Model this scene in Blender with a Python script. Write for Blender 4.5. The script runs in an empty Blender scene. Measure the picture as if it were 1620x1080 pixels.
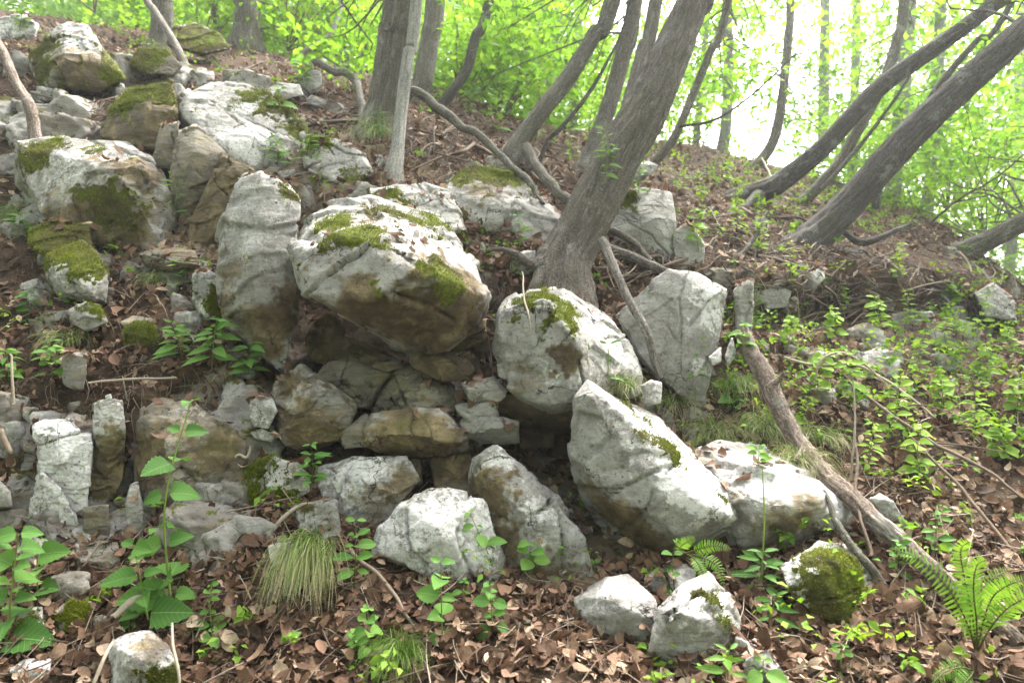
import bpy, bmesh, math, random
import numpy as np
from mathutils import Vector, Matrix
from mathutils.bvhtree import BVHTree

random.seed(7)
rng = np.random.default_rng(7)
S = bpy.context.scene
COL = S.collection

# ------------------------------------------------------------------ camera, sky, sun, exposure
W, H, FPX = 1620.0, 1080.0, 1080.0
PITCH = math.radians(3.0)
CAM = np.array([0.0, 0.0, 1.5])
FWD = np.array([0.0, math.cos(PITCH), math.sin(PITCH)])
RGT = np.array([1.0, 0.0, 0.0])
UPV = np.array([0.0, -math.sin(PITCH), math.cos(PITCH)])

cam_data = bpy.data.cameras.new('camera')
cam_data.sensor_width = 36.0
cam_data.lens = 36.0 * FPX / W
cam_data.clip_start = 0.05
cam_data.clip_end = 600.0
cam_data.dof.use_dof = True
cam_data.dof.focus_distance = 2.9
cam_data.dof.aperture_fstop = 2.6
cam = bpy.data.objects.new('camera', cam_data)
cam.location = CAM
cam.rotation_euler = (math.radians(90) + PITCH, 0, 0)
COL.objects.link(cam)
S.camera = cam

SUN_EL, SUN_AZ = math.radians(58), math.radians(38)      # azimuth from +Y (into the picture) towards +X
world = bpy.data.worlds.new("World")
S.world = world
world.use_nodes = True
wn = world.node_tree
for n in list(wn.nodes):
    wn.nodes.remove(n)
w_out = wn.nodes.new('ShaderNodeOutputWorld')
w_bg = wn.nodes.new('ShaderNodeBackground')
w_sky = wn.nodes.new('ShaderNodeTexSky')
w_sky.sky_type = 'NISHITA'
w_sky.sun_disc = False
w_sky.sun_elevation = SUN_EL
w_sky.sun_rotation = SUN_AZ
w_sky.air_density = 0.7
w_sky.dust_density = 6.0
w_sky.ozone_density = 0.0
w_bg.inputs['Strength'].default_value = 0.09
w_hsv = wn.nodes.new('ShaderNodeHueSaturation')          # thin white cloud: the blue is mostly washed out
w_hsv.inputs['Saturation'].default_value = 0.3
wn.links.new(w_sky.outputs[0], w_hsv.inputs['Color'])
wn.links.new(w_hsv.outputs[0], w_bg.inputs['Color'])
wn.links.new(w_bg.outputs[0], w_out.inputs['Surface'])

sun_data = bpy.data.lights.new('sun', 'SUN')
sun_data.energy = 1.5
sun_data.angle = math.radians(24)
sun_data.color = (1.0, 0.96, 0.9)
sun = bpy.data.objects.new('sun', sun_data)
sun_dir = Vector((math.sin(SUN_AZ) * math.cos(SUN_EL), math.cos(SUN_AZ) * math.cos(SUN_EL), math.sin(SUN_EL)))
sun.rotation_euler = sun_dir.to_track_quat('Z', 'Y').to_euler()
sun.location = sun_dir * 30
COL.objects.link(sun)

S.view_settings.view_transform = 'Standard'
S.view_settings.look = 'None'
S.view_settings.exposure = 3.5
S.view_settings.gamma = 1.0
S.view_settings.use_curve_mapping = False
S.render.engine = 'CYCLES'
S.cycles.use_denoising = True
S.cycles.max_bounces = 8
S.cycles.transparent_max_bounces = 4
S.cycles.transmission_bounces = 6
S.cycles.diffuse_bounces = 4


# ------------------------------------------------------------------ helpers
def P(px, py, d):
    """world point seen at photograph pixel (px, py) at depth d metres"""
    return CAM + d * (FWD + (px - W / 2) / FPX * RGT + (H / 2 - py) / FPX * UPV)


def proj(pts):
    q = np.asarray(pts) - CAM
    d = q @ FWD
    dd = np.where(np.abs(d) < 1e-6, 1e-6, d)
    return W / 2 + FPX * (q @ RGT) / dd, H / 2 - FPX * (q @ UPV) / dd, d


def _hash(ix, iy, iz, seed):
    with np.errstate(over='ignore'):
        n = (ix.astype(np.uint32) * np.uint32(374761393) + iy.astype(np.uint32) * np.uint32(668265263)
             + iz.astype(np.uint32) * np.uint32(2246822519) + np.uint32((seed * 3266489917 + 374761) & 0xffffffff))
        n = (n ^ (n >> np.uint32(13))) * np.uint32(1274126177)
        n = (n ^ (n >> np.uint32(15))) * np.uint32(2654435761)
        n = n ^ (n >> np.uint32(16))
    return n.astype(np.float32) / np.float32(4294967295.0)


def vnoise(p, seed=0):
    p = np.asarray(p, dtype=np.float64)
    fl = np.floor(p)
    f = (p - fl).astype(np.float32)
    i = fl.astype(np.int64)
    u = f * f * f * (f * (f * 6 - 15) + 10)
    out = 0
    for dx in (0, 1):
        wx = u[:, 0] if dx else 1 - u[:, 0]
        for dy in (0, 1):
            wy = u[:, 1] if dy else 1 - u[:, 1]
            for dz in (0, 1):
                wz = u[:, 2] if dz else 1 - u[:, 2]
                out = out + wx * wy * wz * _hash(i[:, 0] + dx, i[:, 1] + dy, i[:, 2] + dz, seed)
    return out * 2 - 1


_ROT = np.array([[0.0, 0.8, 0.6], [-0.8, 0.36, -0.48], [-0.6, -0.48, 0.64]])


def fbm(p, octaves=4, seed=0, gain=0.5):
    a, s, out = 1.0, 0.0, 0
    q = np.asarray(p, dtype=np.float64) + seed * 7.31
    for o in range(octaves):
        out = out + a * vnoise(q, seed + o)
        s += a
        a *= gain
        q = (q @ _ROT) * 2.03 + 3.7
    return out / s


def worley(p, seed=0):
    i = np.floor(p).astype(np.int64)
    f1 = np.full(len(p), 9.0, np.float32)
    f2 = np.full(len(p), 9.0, np.float32)
    cid = np.zeros(len(p), np.float32)
    off = np.zeros((len(p), 3))
    for dx in (-1, 0, 1):
        for dy in (-1, 0, 1):
            for dz in (-1, 0, 1):
                c = i + np.array([dx, dy, dz])
                a, b, e = (_hash(c[:, 0], c[:, 1], c[:, 2], seed + k) for k in (1, 2, 3))
                q = c + np.stack([a, b, e], 1) - p

                d = np.sqrt((q * q).sum(1)).astype(np.float32)
                near = d < f1
                f2 = np.where(near, f1, np.minimum(f2, d))
                cid = np.where(near, _hash(c[:, 0], c[:, 1], c[:, 2], seed + 9), cid)
                off[near] = -q[near]
                f1 = np.where(near, d, f1)
    return f1, f2, cid, off


def sstep(a, b, x):
    t = np.clip((x - a) / (b - a), 0, 1)
    return t * t * (3 - 2 * t)


class MB:
    """collects pieces of mesh, links them as one object"""
    def __init__(self):
        self.v, self.f, self.t, self.n, self.g = [], [], [], 0, []

    def add(self, v, f, tint=0.5, grain=None):
        v = np.asarray(v, dtype=np.float32)
        f = np.asarray(f, dtype=np.int64)
        self.v.append(v)
        self.f.append(f + self.n)
        self.t.append(np.broadcast_to(np.asarray(tint, dtype=np.float32), (len(v),)))
        self.n += len(v)
        if grain is not None: self.g.append(np.asarray(grain, dtype=np.float32))

    def mesh(self, name, smooth=True):
        m = bpy.data.meshes.new(name)
        if not self.v:
            return m
        V = np.concatenate(self.v)
        m.vertices.add(len(V))
        m.vertices.foreach_set('co', V.ravel())
        sizes = np.concatenate([np.full(len(f), f.shape[1], np.int32) for f in self.f])
        loops = np.concatenate([f.ravel() for f in self.f]).astype(np.int32)
        m.loops.add(len(loops))
        m.loops.foreach_set('vertex_index', loops)
        m.polygons.add(len(sizes))
        starts = np.zeros(len(sizes), np.int32)
        starts[1:] = np.cumsum(sizes)[:-1]
        m.polygons.foreach_set('loop_start', starts)
        m.polygons.foreach_set('use_smooth', np.full(len(sizes), smooth))
        a = m.attributes.new('tint', 'FLOAT', 'POINT')
        a.data.foreach_set('value', np.concatenate(self.t).astype(np.float32))
        if self.g and sum(map(len, self.g)) == len(V):
            m.attributes.new('grain', 'FLOAT_VECTOR', 'POINT').data.foreach_set('vector', np.concatenate(self.g).ravel())
        m.update(calc_edges=True)
        return m

    def build(self, name, mat, parent=None, smooth=True, kind=None, origin=None):
        if origin is not None:
            self.v = [v - np.asarray(origin, dtype=np.float32) for v in self.v]
        m = self.mesh(name, smooth)
        m.materials.append(mat)
        o = bpy.data.objects.new(name, m)
        if origin is not None:
            o.location = origin
        COL.objects.link(o)
        if parent is not None:
            o.parent = parent
        if kind:
            o['kind'] = kind
        return o


def tag(o, label=None, cat=None, group=None, kind=None):
    if label: o['label'] = label
    if cat: o['category'] = cat
    if group: o['group'] = group
    if kind: o['kind'] = kind
    return o


def thing(name, loc, label, cat, group=None):
    o = bpy.data.objects.new(name, None)
    o.empty_display_size = 0.05
    o.location = loc
    COL.objects.link(o)
    return tag(o, label, cat, group)


def catmull(pts, n):
    """pts (k,m) -> n samples along a Catmull-Rom curve"""
    pts = np.asarray(pts, dtype=float)
    k = len(pts)
    if k == 2:
        t = np.linspace(0, 1, n)[:, None]
        return pts[0] * (1 - t) + pts[1] * t
    e = np.vstack([2 * pts[0] - pts[1], pts, 2 * pts[-1] - pts[-2]])
    u = np.linspace(0, k - 1 - 1e-9, n)
    i = np.floor(u).astype(int)
    t = (u - i)[:, None]
    a, b, c, d = e[i], e[i + 1], e[i + 2], e[i + 3]
    return 0.5 * (2 * b + (c - a) * t + (2 * a - 5 * b + 4 * c - d) * t * t + (3 * b - a - 3 * c + d) * t ** 3)


def frames(path):
    t = np.gradient(path, axis=0)
    t /= np.linalg.norm(t, axis=1)[:, None] + 1e-12
    ref = np.array([0.0, 1.0, 0.0]) if abs(t[0][1]) < 0.8 else np.array([1.0, 0, 0])
    n = np.zeros_like(path)
    x = ref - t[0] * (ref @ t[0])
    for i in range(len(path)):
        x = x - t[i] * (x @ t[i])
        x /= np.linalg.norm(x) + 1e-12
        n[i] = x
    return t, n, np.cross(t, n)


def tube(path, radii, sides=6, bark=None, grain=False):
    """tube along a path; bark = (amplitude share, seed) adds furrowed relief"""
    path = np.asarray(path, dtype=float)
    k = len(path)
    radii = np.broadcast_to(np.asarray(radii, dtype=float), (k,))
    t, a, b = frames(path)
    th = np.linspace(0, 2 * np.pi, sides, endpoint=False)
    c, s = np.cos(th), np.sin(th)
    R = np.repeat(radii[:, None], sides, 1)
    if bark is not None:
        amp, seed = bark
        L = np.concatenate([[0], np.cumsum(np.linalg.norm(np.diff(path, axis=0), axis=1))])
        rm = float(np.mean(radii))
        q = np.stack([np.repeat(c[None], k, 0) * 7.5, np.repeat(s[None], k, 0) * 7.5,
                      np.repeat((L / (rm * 2.6))[:, None], sides, 1)], -1).reshape(-1, 3)
        rid = 1 - np.abs(fbm(q, 3, seed)) * 2.2
        lump = fbm(q * np.array([0.22, 0.22, 0.35]), 2, seed + 5)
        R = R * (1 + amp * rid.reshape(k, sides) + 0.11 * lump.reshape(k, sides))
    V = path[:, None] + R[..., None] * (c[None, :, None] * a[:, None] + s[None, :, None] * b[:, None])
    V = V.reshape(-1, 3)
    i = np.arange(k - 1)[:, None] * sides
    j = np.arange(sides)[None]
    jn = (j + 1) % sides
    F = np.stack([i + j, i + jn, i + sides + jn, i + sides + j], -1).reshape(-1, 4)
    if grain:
        L = np.concatenate([[0], np.cumsum(np.linalg.norm(np.diff(path, axis=0), axis=1))])
        rm = float(np.mean(radii))
        g = np.stack([np.repeat(c[None] * rm, k, 0), np.repeat(s[None] * rm, k, 0), np.repeat(L[:, None], sides, 1)], -1).reshape(-1, 3)
        return V, F, .5, g + np.array(path[0])
    return V, F


# ------------------------------------------------------------------ materials
class NT:
    def __init__(self, name):
        self.m = bpy.data.materials.new(name)
        self.m.use_nodes = True
        self.t = self.m.node_tree
        self.bsdf = self.t.nodes['Principled BSDF']
        self.out = self.t.nodes['Material Output']

    def n(self, typ, **kw):
        x = self.t.nodes.new(typ)
        for k, v in kw.items():
            setattr(x, k, v)
        return x

    def lk(self, a, b):
        self.t.links.new(a, b)

    def put(self, sock, v):
        if isinstance(v, bpy.types.NodeSocket):
            self.lk(v, sock)
        else:
            sock.default_value = v if not isinstance(v, tuple) or len(v) != 3 or sock.type != 'RGBA' else (*v, 1)

    def noise(self, vec, scale, detail=6, rough=0.55, dist=0.0):
        x = self.n('ShaderNodeTexNoise')
        self.lk(vec, x.inputs['Vector'])
        x.inputs['Scale'].default_value = scale
        x.inputs['Detail'].default_value = detail
        x.inputs['Roughness'].default_value = rough
        x.inputs['Distortion'].default_value = dist
        return x.outputs['Fac']

    def ramp(self, fac, a, b, lo=0.0, hi=1.0):
        x = self.n('ShaderNodeMapRange')
        x.interpolation_type = 'SMOOTHSTEP'
        self.put(x.inputs['Value'], fac)
        for k, v in (('From Min', a), ('From Max', b), ('To Min', lo), ('To Max', hi)):
            x.inputs[k].default_value = v
        return x.outputs['Result']

    def mix(self, fac, a, b):
        x = self.n('ShaderNodeMix', data_type='RGBA')
        self.put(x.inputs[0], fac)
        self.put(x.inputs[6], a)
        self.put(x.inputs[7], b)
        return x.outputs[2]

    def math(self, op, a, b=0.0, c=None):
        x = self.n('ShaderNodeMath', operation=op)
        self.put(x.inputs[0], a)
        self.put(x.inputs[1], b)
        if c is not None: self.put(x.inputs[2], c)
        return x.outputs[0]

    def attr(self, name, typ='GEOMETRY'):
        x = self.n('ShaderNodeAttribute', attribute_name=name, attribute_type=typ)
        return x.outputs['Fac']

    def bump(self, height, strength, dist, normal=None):
        x = self.n('ShaderNodeBump')
        x.inputs['Strength'].default_value = strength
        x.inputs['Distance'].default_value = dist
        self.lk(height, x.inputs['Height'])
        if normal is not None: self.lk(normal, x.inputs['Normal'])
        return x.outputs['Normal']


def rock_nodes(k):
    geo = k.n('ShaderNodeNewGeometry')
    v = geo.outputs['Position']
    big = k.noise(v, 3.5, 5, 0.6, 0.6)
    mid = k.noise(v, 11, 8, 0.65, 0.4)
    fine = k.noise(v, 60, 8, 0.7)
    stain, moss, white, tone = k.attr('stain'), k.attr('moss'), k.attr('white'), k.attr('tone')
    # bedding streaks: noise squeezed along a tilted axis
    mp = k.n('ShaderNodeMapping')
    mp.inputs['Rotation'].default_value = (0.5, 0.35, 0.2)
    mp.inputs['Scale'].default_value = (5, 5, 34)
    k.lk(v, mp.inputs['Vector'])
    streak = k.noise(mp.outputs[0], 1.0, 7, 0.62, 0.5)
    base = k.mix(k.ramp(mid, .32, .68), (.236, .217, .203), (.43, .405, .38))
    base = k.mix(k.ramp(streak, .48, .66, 0, .55), base, (.20, .185, .15))
    base = k.mix(k.ramp(fine, .38, .72, 0, .5), base, (.47, .46, .425))
    grit = k.noise(v, 30, 10, .78)
    base = k.mix(k.ramp(grit, .46, .36, 0, .55), base, (.10, .092, .07))
    # pale crust of lichen; blobs also paint lit tops white, shaded fronts grey
    wsum = k.math('ADD', k.math('MULTIPLY', k.math('ADD', white, -.63), .6), k.math('ADD', k.math('MULTIPLY', mid, .62), k.math('MULTIPLY', big, .38)))
    wf = k.ramp(k.math('ADD', wsum, k.math('MULTIPLY', k.math('ADD', fine, -.5), .55)), .50, .64, 0, .9)
    base = k.mix(wf, base, k.mix(k.ramp(grit, .34, .52), (.40, .375, .355), (.72, .69, .67)))
    # brown iron and soil staining
    tann = k.mix(k.ramp(big, .35, .65), (.20, .15, .088), (.10, .072, .045))
    tann = k.mix(k.ramp(mid, .42, .72), tann, (.285, .225, .13))
    olive = k.noise(v, 5.0, 6, 0.6, 0.3)
    tann = k.mix(k.ramp(olive, .52, .66, 0, .6), tann, (.105, .10, .035))
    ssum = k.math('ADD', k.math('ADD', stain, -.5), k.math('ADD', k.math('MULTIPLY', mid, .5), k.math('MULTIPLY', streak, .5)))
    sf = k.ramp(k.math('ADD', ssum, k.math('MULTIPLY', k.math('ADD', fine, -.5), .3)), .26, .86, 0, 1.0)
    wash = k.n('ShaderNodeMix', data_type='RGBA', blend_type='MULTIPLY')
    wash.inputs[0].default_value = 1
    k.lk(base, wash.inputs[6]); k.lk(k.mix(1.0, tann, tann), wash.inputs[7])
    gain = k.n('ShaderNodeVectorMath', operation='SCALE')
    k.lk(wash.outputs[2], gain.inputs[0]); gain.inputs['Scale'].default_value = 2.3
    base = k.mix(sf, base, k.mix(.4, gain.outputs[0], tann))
    # dark lichen specks and pits
    vo = k.n('ShaderNodeTexVoronoi')
    vo.inputs['Scale'].default_value = 46
    k.lk(v, vo.inputs['Vector'])
    spk = k.math('MULTIPLY', k.ramp(vo.outputs['Distance'], .10, .26, 1, 0), k.ramp(k.noise(v, 8, 4, .6), .54, .62))
    base = k.mix(k.math('MULTIPLY', spk, .85), base, (.03, .03, .024))
    # hairline cracks filled with dirt
    vc = k.n('ShaderNodeTexVoronoi', feature='DISTANCE_TO_EDGE')
    wv = k.n('ShaderNodeMix', data_type='VECTOR')
    nz = k.n('ShaderNodeTexNoise')
    k.lk(v, nz.inputs['Vector']); nz.inputs['Scale'].default_value = 4; nz.inputs['Detail'].default_value = 5
    wv.inputs[0].default_value = .34
    k.lk(v, wv.inputs[4]); k.lk(nz.outputs['Color'], wv.inputs[5])
    k.lk(wv.outputs[1], vc.inputs['Vector']); vc.inputs['Scale'].default_value = 4.2
    crk = k.math('MULTIPLY', k.ramp(vc.outputs['Distance'], .002, .011, 1, 0), k.ramp(k.noise(v, 4.5, 3, .5), .49, .57))
    base = k.mix(k.math('MULTIPLY', crk, .8), base, (.045, .036, .025))
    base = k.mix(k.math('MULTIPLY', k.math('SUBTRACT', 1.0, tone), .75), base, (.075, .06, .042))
    # moss skin
    mf = k.ramp(k.math('ADD', moss, k.math('MULTIPLY', k.math('ADD', mid, -.5), 1.7)), .33, .47)
    mossc = k.mix(k.ramp(fine, .3, .7), (.055, .068, .008), (.16, .185, .012))
    mossc = k.mix(k.ramp(big, .42, .62), (.075, .062, .02), mossc)
    base = k.mix(mf, base, mossc)
    hgt = k.math('ADD', k.math('MULTIPLY', mid, .15), k.math('MULTIPLY', streak, .6))
    nrm = k.bump(hgt, .7, .016)
    nrm = k.bump(grit, .7, .014, nrm)
    nrm = k.bump(fine, .55, .009, nrm)
    nrm = k.bump(k.math('MULTIPLY', crk, -1.0), .8, .012, nrm)
    nrm = k.bump(k.noise(v, 220, 3, .6), .35, .003, nrm)
    return base, nrm


def mat_rock():
    k = NT('weathered_rock')
    base, nrm = rock_nodes(k)
    k.lk(base, k.bsdf.inputs['Base Color'])
    k.bsdf.inputs['Roughness'].default_value = .88
    k.bsdf.inputs['Specular IOR Level'].default_value = .25
    k.lk(nrm, k.bsdf.inputs['Normal'])
    return k.m


def mat_ground():
    k = NT('forest_soil')
    v = k.n('ShaderNodeNewGeometry').outputs['Position']
    a, b, c = k.noise(v, 2.2, 6, .6), k.noise(v, 18, 8, .7), k.noise(v, 90, 4, .6)
    col = k.mix(k.ramp(b, .3, .7), (.028, .019, .012), (.085, .058, .036))
    col = k.mix(k.ramp(a, .45, .65, 0, .6), col, (.10, .058, .032))
    col = k.mix(k.ramp(c, .56, .7, 0, .8), col, (.17, .125, .085))
    n = k.bump(b, .9, .04)
    n = k.bump(c, .8, .012, n)
    rb, rn = rock_nodes(k)
    f = k.ramp(k.math('ADD', k.attr('rocky'), k.math('MULTIPLY', k.math('ADD', b, -.5), 1.6)), .42, .58)
    k.lk(k.mix(f, col, rb), k.bsdf.inputs['Base Color'])
    nm = k.n('ShaderNodeMix', data_type='VECTOR')
    k.lk(f, nm.inputs[0]); k.lk(n, nm.inputs[4]); k.lk(rn, nm.inputs[5])
    k.lk(nm.outputs[1], k.bsdf.inputs['Normal'])
    k.bsdf.inputs['Roughness'].default_value = .95
    k.bsdf.inputs['Specular IOR Level'].default_value = .15
    return k.m


def mat_tinted(name, stops, rough=.8, trans=0.0, spec=.25, grain=0.0, veins=False, tcol=None, bumpy=0.0):
    """colour ramp over the per-piece tint, a little grain, optional light through thin leaves"""
    k = NT(name)
    r = k.n('ShaderNodeValToRGB')
    el = r.color_ramp.elements
    while len(el) < len(stops):
        el.new(.5)
    for e, (p, c) in zip(el, stops):
        e.position, e.color = p, (*c, 1)
    k.lk(k.attr('tint'), r.inputs['Fac'])
    col = r.outputs['Color']
    v = k.n('ShaderNodeNewGeometry').outputs['Position']
    g = k.noise(v, 45, 5, .65)
    if grain:
        col = k.mix(k.ramp(g, .3, .72, 0, grain), col, tuple(x * .45 for x in stops[len(stops) // 2][1]))
    if veins:
        tc = k.n('ShaderNodeTexCoord').outputs['Object']
        sp = k.n('ShaderNodeSeparateXYZ')
        k.lk(tc, sp.inputs[0])
        ax = k.math('ABSOLUTE', sp.outputs[0])
        mid = k.ramp(ax, .008, .022, 1, 0)
        w = k.math('FRACT', k.math('MULTIPLY', k.math('SUBTRACT', sp.outputs[1], k.math('MULTIPLY', ax, .8)), 8.0))
        side = k.ramp(k.math('ABSOLUTE', k.math('SUBTRACT', w, .5)), .03, .10, 1, 0)
        vn = k.math('MAXIMUM', mid, k.math('MULTIPLY', side, .55))
        col = k.mix(k.math('MULTIPLY', vn, .45), col, (.22, .36, .11))
        k.lk(k.bump(vn, .5, .004), k.bsdf.inputs['Normal'])
    elif bumpy:
        k.lk(k.bump(g, bumpy, .01), k.bsdf.inputs['Normal'])
    k.lk(col, k.bsdf.inputs['Base Color'])
    k.bsdf.inputs['Roughness'].default_value = rough
    k.bsdf.inputs['Specular IOR Level'].default_value = spec
    if trans:
        tr = k.n('ShaderNodeBsdfTranslucent')
        if tcol:
            hs = k.n('ShaderNodeMix', data_type='RGBA', blend_type='MULTIPLY')
            hs.inputs[0].default_value = 1
            k.lk(col, hs.inputs[6]); hs.inputs[7].default_value = (*tcol, 1)
            k.lk(hs.outputs[2], tr.inputs['Color'])
        else:
            k.lk(col, tr.inputs['Color'])
        mx = k.n('ShaderNodeMixShader')
        mx.inputs[0].default_value = trans
        k.lk(k.bsdf.outputs[0], mx.inputs[1]); k.lk(tr.outputs[0], mx.inputs[2])
        k.lk(mx.outputs[0], k.out.inputs['Surface'])
    return k.m


def mat_bark(name, dark, light, lichen=0.3, mossy=0.0, fine_scale=1.0):
    k = NT(name)
    v = k.n('ShaderNodeNewGeometry').outputs['Position']
    gr = k.n('ShaderNodeAttribute', attribute_name='grain').outputs['Vector']
    mp = k.n('ShaderNodeMapping')
    mp.inputs['Scale'].default_value = (46 * fine_scale, 46 * fine_scale, 5.5 * fine_scale)
    k.lk(gr, mp.inputs['Vector'])
    fur = k.noise(mp.outputs[0], 1.0, 8, .7, .9)
    rid = k.math('SUBTRACT', 1.0, k.math('MULTIPLY', k.math('ABSOLUTE', k.math('SUBTRACT', fur, .5)), 5.0))   # dark furrow lines
    big, fine = k.noise(v, 6, 6, .65), k.noise(v, 95, 6, .7)
    col = k.mix(k.ramp(fur, .40, .60), tuple(x * .7 for x in dark), light)
    col = k.mix(k.ramp(rid, .45, .95, 0, .75), col, tuple(x * .45 for x in dark))
    col = k.mix(k.ramp(fine, .38, .7, 0, .5), col, tuple(min(.6, x * 1.5) for x in light))
    col = k.mix(k.ramp(k.math('ADD', big, k.math('MULTIPLY', k.math('ADD', fine, -.5), .3)), .57, .66, 0, lichen), col, (.42, .42, .38))
    col = k.mix(k.ramp(big, .50, .36, 0, mossy), col, (.075, .08, .02))
    k.lk(col, k.bsdf.inputs['Base Color'])
    k.bsdf.inputs['Roughness'].default_value = .9
    k.bsdf.inputs['Specular IOR Level'].default_value = .2
    n = k.bump(k.math('MULTIPLY', rid, -1.0), .7, .012)
    n = k.bump(fur, .7, .016, n)
    n = k.bump(fine, .6, .005, n)
    k.lk(n, k.bsdf.inputs['Normal'])
    return k.m


ROCK = mat_rock()
SOIL = mat_ground()
DEADLEAF = mat_tinted('dead_beech_leaf', [(0, (.035, .02, .013)), (.3, (.115, .062, .038)), (.65, (.255, .15, .095)), (1, (.55, .42, .30))], .75, .15, .2, .6, bumpy=.6)
HERB = mat_tinted('herb_leaf', [(0, (.035, .10, .018)), (.5, (.085, .20, .035)), (1, (.15, .28, .05))], .65, .35, .2, veins=True, tcol=(1.2, 1.15, .5))
SPRIG = mat_tinted('small_leaf', [(0, (.05, .125, .018)), (.5, (.12, .24, .03)), (1, (.22, .34, .05))], .7, .4, .15, tcol=(1.2, 1.15, .5))
CANOPY = mat_tinted('canopy_leaf', [(0, (.06, .15, .022)), (.5, (.135, .28, .04)), (1, (.23, .37, .055))], .6, .55, .15, tcol=(1.15, 1.15, .5))
GRASS = mat_tinted('sedge_blade', [(0, (.045, .11, .012)), (.45, (.12, .20, .03)), (.75, (.36, .33, .17)), (1, (.52, .47, .33))], .55, .25, .3)
STEM = mat_tinted('green_stem', [(0, (.06, .035, .02)), (.5, (.12, .18, .03)), (1, (.22, .30, .06))], .6)
FERN = mat_tinted('fern_leaf', [(0, (.05, .13, .015)), (.5, (.11, .24, .03)), (1, (.20, .32, .06))], .5, .4, .3, tcol=(1.2, 1.15, .5))
TWIG = mat_tinted('dry_twig', [(0, (.05, .034, .024)), (.5, (.17, .125, .09)), (1, (.40, .34, .27))], .85, bumpy=.5, grain=.3)
MOSS = mat_tinted('moss_tip', [(0, (.045, .06, .006)), (.5, (.13, .16, .01)), (1, (.25, .27, .02))], .8, .2)
BARK_GREY = mat_bark('grey_bark', (.085, .072, .058), (.255, .235, .195), .35, .25)
BARK_TAN = mat_bark('tan_bark', (.12, .10, .085), (.31, .28, .245), .3)
BARK_DARK = mat_bark('dark_bark', (.055, .048, .046), (.165, .148, .135), .3, .25)
BARK_BROWN = mat_bark('brown_bark', (.07, .055, .043), (.245, .215, .185), .3, .2)
BARK_PALE = mat_bark('pale_bark', (.24, .22, .19), (.42, .40, .36), .4)
DEADWOOD = mat_bark('dead_wood', (.11, .07, .055), (.37, .295, .245), .35, .25)
# ------------------------------------------------------------------ the hillside: one sheet
GX = [-2600, -700, -100, 150, 400, 500, 570, 640, 800, 950, 1120, 1250, 1400, 1520, 1640, 2000, 3200]
_L = [(1080, 2.15), (880, 2.6), (780, 2.97), (640, 3.08), (480, 3.5), (330, 4.3), (190, 4.9), (100, 5.7), (0, 8)]
GR = [
    [(1080, 2.1), (880, 2.6), (760, 2.9), (640, 3.1), (480, 3.6), (330, 4.2), (180, 5.0), (60, 6.5), (-120, 9)],
    _L, _L,
    [(1080, 2.15), (900, 2.6), (790, 3.02), (640, 3.1), (480, 3.5), (340, 4.4), (190, 4.9), (110, 5.7), (40, 8)],
    [(1080, 2.1), (830, 2.65), (740, 3.05), (620, 3.15), (480, 3.6), (340, 4.2), (200, 4.8), (120, 5.7), (75, 8)],
    [(1080, 2.1), (850, 2.62), (740, 3.15), (610, 3.7), (490, 4.35), (350, 4.1), (235, 4.5), (160, 5.4), (105, 7.7)],
    [(1080, 2.1), (860, 2.6), (740, 3.2), (605, 3.8), (490, 4.4), (350, 4.1), (250, 4.5), (170, 5.3), (115, 7.6)],
    [(1080, 2.1), (870, 2.6), (740, 3.2), (600, 3.8), (480, 4.2), (350, 4.0), (265, 4.4), (185, 5.2), (125, 7.5)],
    [(1080, 2.1), (940, 2.55), (800, 3.15), (640, 3.7), (480, 3.85), (400, 3.9), (300, 4.7), (235, 5.5), (180, 7.5)],
    [(1080, 2.05), (950, 2.5), (800, 3.15), (680, 3.6), (540, 3.75), (430, 3.95), (335, 4.9), (265, 5.8), (215, 7.8)],
    [(1080, 2.05), (930, 2.5), (800, 3.05), (680, 3.45), (540, 3.85), (430, 4.3), (350, 5.0), (290, 6.2), (235, 8.2)],
    [(1080, 2.05), (920, 2.5), (800, 2.9), (700, 3.25), (580, 3.7), (470, 4.4), (390, 5.0), (320, 6.4), (265, 8.2)],
    [(1080, 2.05), (920, 2.45), (800, 2.8), (690, 3.2), (580, 3.8), (490, 4.5), (430, 5.1), (370, 6.2), (310, 8)],
    [(1080, 2.05), (930, 2.4), (820, 2.75), (720, 3.1), (620, 3.7), (530, 4.4), (470, 5.2), (420, 6.0), (370, 7.2)],
    [(1080, 2.05), (940, 2.4), (840, 2.7), (740, 3.1), (650, 3.6), (580, 4.2), (535, 5), (505, 5.6), (480, 6.4)],
    [(1080, 2), (980, 2.3), (890, 2.6), (810, 3), (750, 3.4), (710, 3.9), (690, 4.4), (680, 4.9), (670, 5.4)],
    [(1300, 2), (1250, 2.3), (1200, 2.6), (1170, 3), (1140, 3.4), (1120, 3.9), (1110, 4.4), (1100, 5), (1100, 5.5)],
]


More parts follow.
